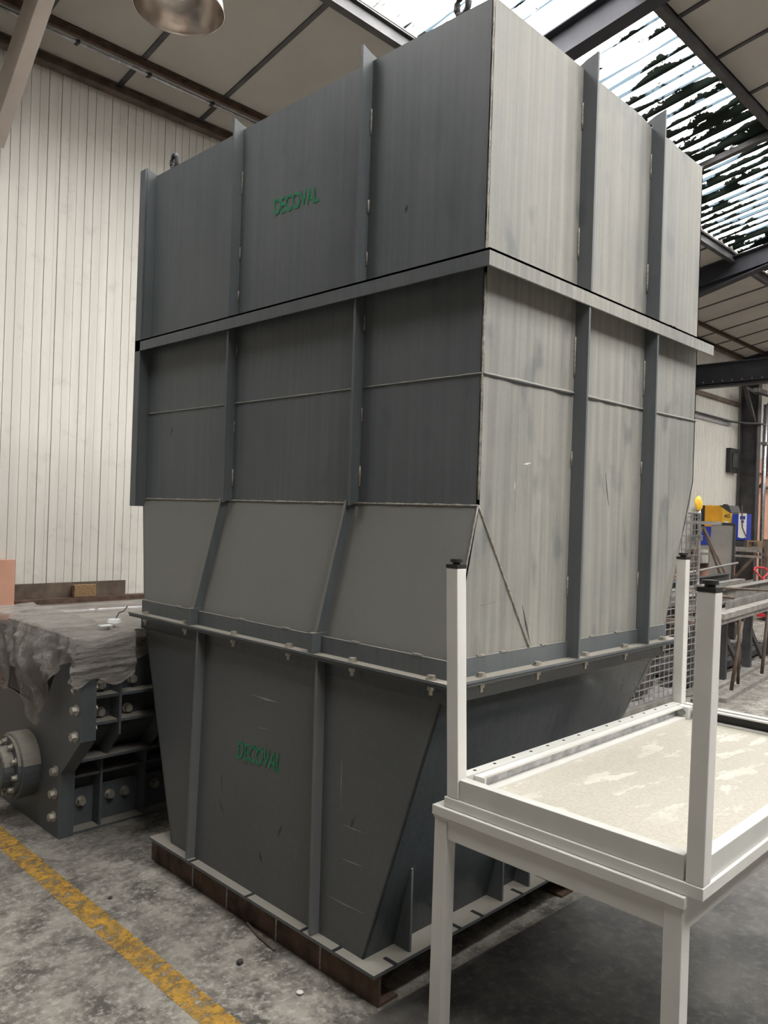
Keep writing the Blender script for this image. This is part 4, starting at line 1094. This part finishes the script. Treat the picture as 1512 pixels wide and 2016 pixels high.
# steel lengths standing in the trolley and dark stock under the rack
for i_ in range(6):
    x = 5.35 + i_ * 0.24
    h_ = 1.05 + 0.12 * ((i_ * 37) % 5)
    o = lbeam((x, 3.10 + 0.05 * (i_ % 3), 0.1205), (x + 0.02, 3.12 + 0.05 * (i_ % 3), 0.12 + h_), 0.1, 0.06, 0.008, 'T') if False else Bx(x, x + 0.16, 3.05 + 0.07 * (i_ % 3), 3.09 + 0.07 * (i_ % 3), 0.121, 0.12 + h_)
    tag(o.build('dark_steel_bar', 'darksteel' if i_ % 2 else 'brownsteel'), 'dark flat steel bar standing upright inside the mesh trolley' if i_ % 2 else 'brown flat steel bar standing upright inside the mesh trolley', 'steel bar', 'bars standing in the mesh trolley')
for i_ in range(5):
    o = G().bar(Q(0.25 + 0.1 * i_, 0.45 + 0.11 * i_, 0.085 + 0.0), Q(3.6 - 0.2 * i_, 0.45 + 0.11 * i_, 0.085), 0.09, 0.07)
    tag(o.build('dark_steel_length', 'darksteel'), 'dark steel length lying low under the stock rack', 'steel length', 'steel lengths under the rack')
o = G().prism([Q(0.5, 1.32, 0), Q(3.2, 1.32, 0), Q(3.2, 1.42, 0.70), Q(0.5, 1.42, 0.70)], ey * 0.01)
tag(o.build('dark_steel_sheet', 'darksteel'), 'dark steel sheet leaning on the wall side of the stock rack', 'sheet')

# scuffs and scratches on the hopper plates
def on_plane(px, py, n, d):
    r = r2 * ((px - 756) / FPX) + d2 * ((py - 1008) / FPX) + fwd
    n = Vector(n)
    return CAM + r * ((d - n.dot(CAM)) / n.dot(r))
nl = Vector((LT - BZ, 0, -(FX0 - BX0))).normalized()
dl = nl.dot(Vector((BX0, 2, BZ)))
def scuff(pa, pb, n, d, w, mat):
    n = Vector(n)
    a = on_plane(*pa, n, d); b_ = on_plane(*pb, n, d); tn = n if n.dot(CAM - a) > 0 else -n
    sd = (b_ - a).cross(tn).normalized() * w / 2
    m_ = a.lerp(b_, 0.5) + sd * 0.8
    G().prism([a, m_ + sd * 0.6, b_, m_ - sd * 1.4], tn * 0.0007).build('scuff_mark', mat, hop)
for pa, pb, w in (((672, 1622), (716, 1640), 0.003), ((672, 1690), (714, 1706), 0.003), ((642, 1762), (716, 1799), 0.005), ((494, 1367), (552, 1384), 0.009), ((505, 1431), (530, 1437), 0.003), ((673, 1468), (671, 1600), 0.003)):
    scuff(pa, pb, nl, dl, w, 'steel')
for pa, pb, w in (((556, 1625), (546, 1650), 0.012), ((510, 1672), (516, 1700), 0.012), ((436, 1520), (438, 1562), 0.005), ((431, 1570), (441, 1605), 0.006), ((700, 1605), (690, 1635), 0.014)):
    scuff(pa, pb, nl, dl, w, 'stone')
for pa, pb, w, mt in (((1030, 914), (1046, 911), 0.006, 'chip'), ((1192, 932), (1198, 996), 0.006, 'stone'), ((1028, 1190), (1044, 1268), 0.010, 'stone'), ((945, 1192), (975, 1184), 0.003, 'steel'), ((1014, 948), (1013, 966), 0.003, 'chip')):
    scuff(pa, pb, (0, 1, 0), Y0, w, mt)
for pa, pb, w, mt in (((803, 402), (799, 420), 0.016, 'darksteel'), ((340, 838), (337, 858), 0.010, 'stone'), ((545, 423), (537, 450), 0.003, 'steel')):
    scuff(pa, pb, (1, 0, 0), X0, w, mt)
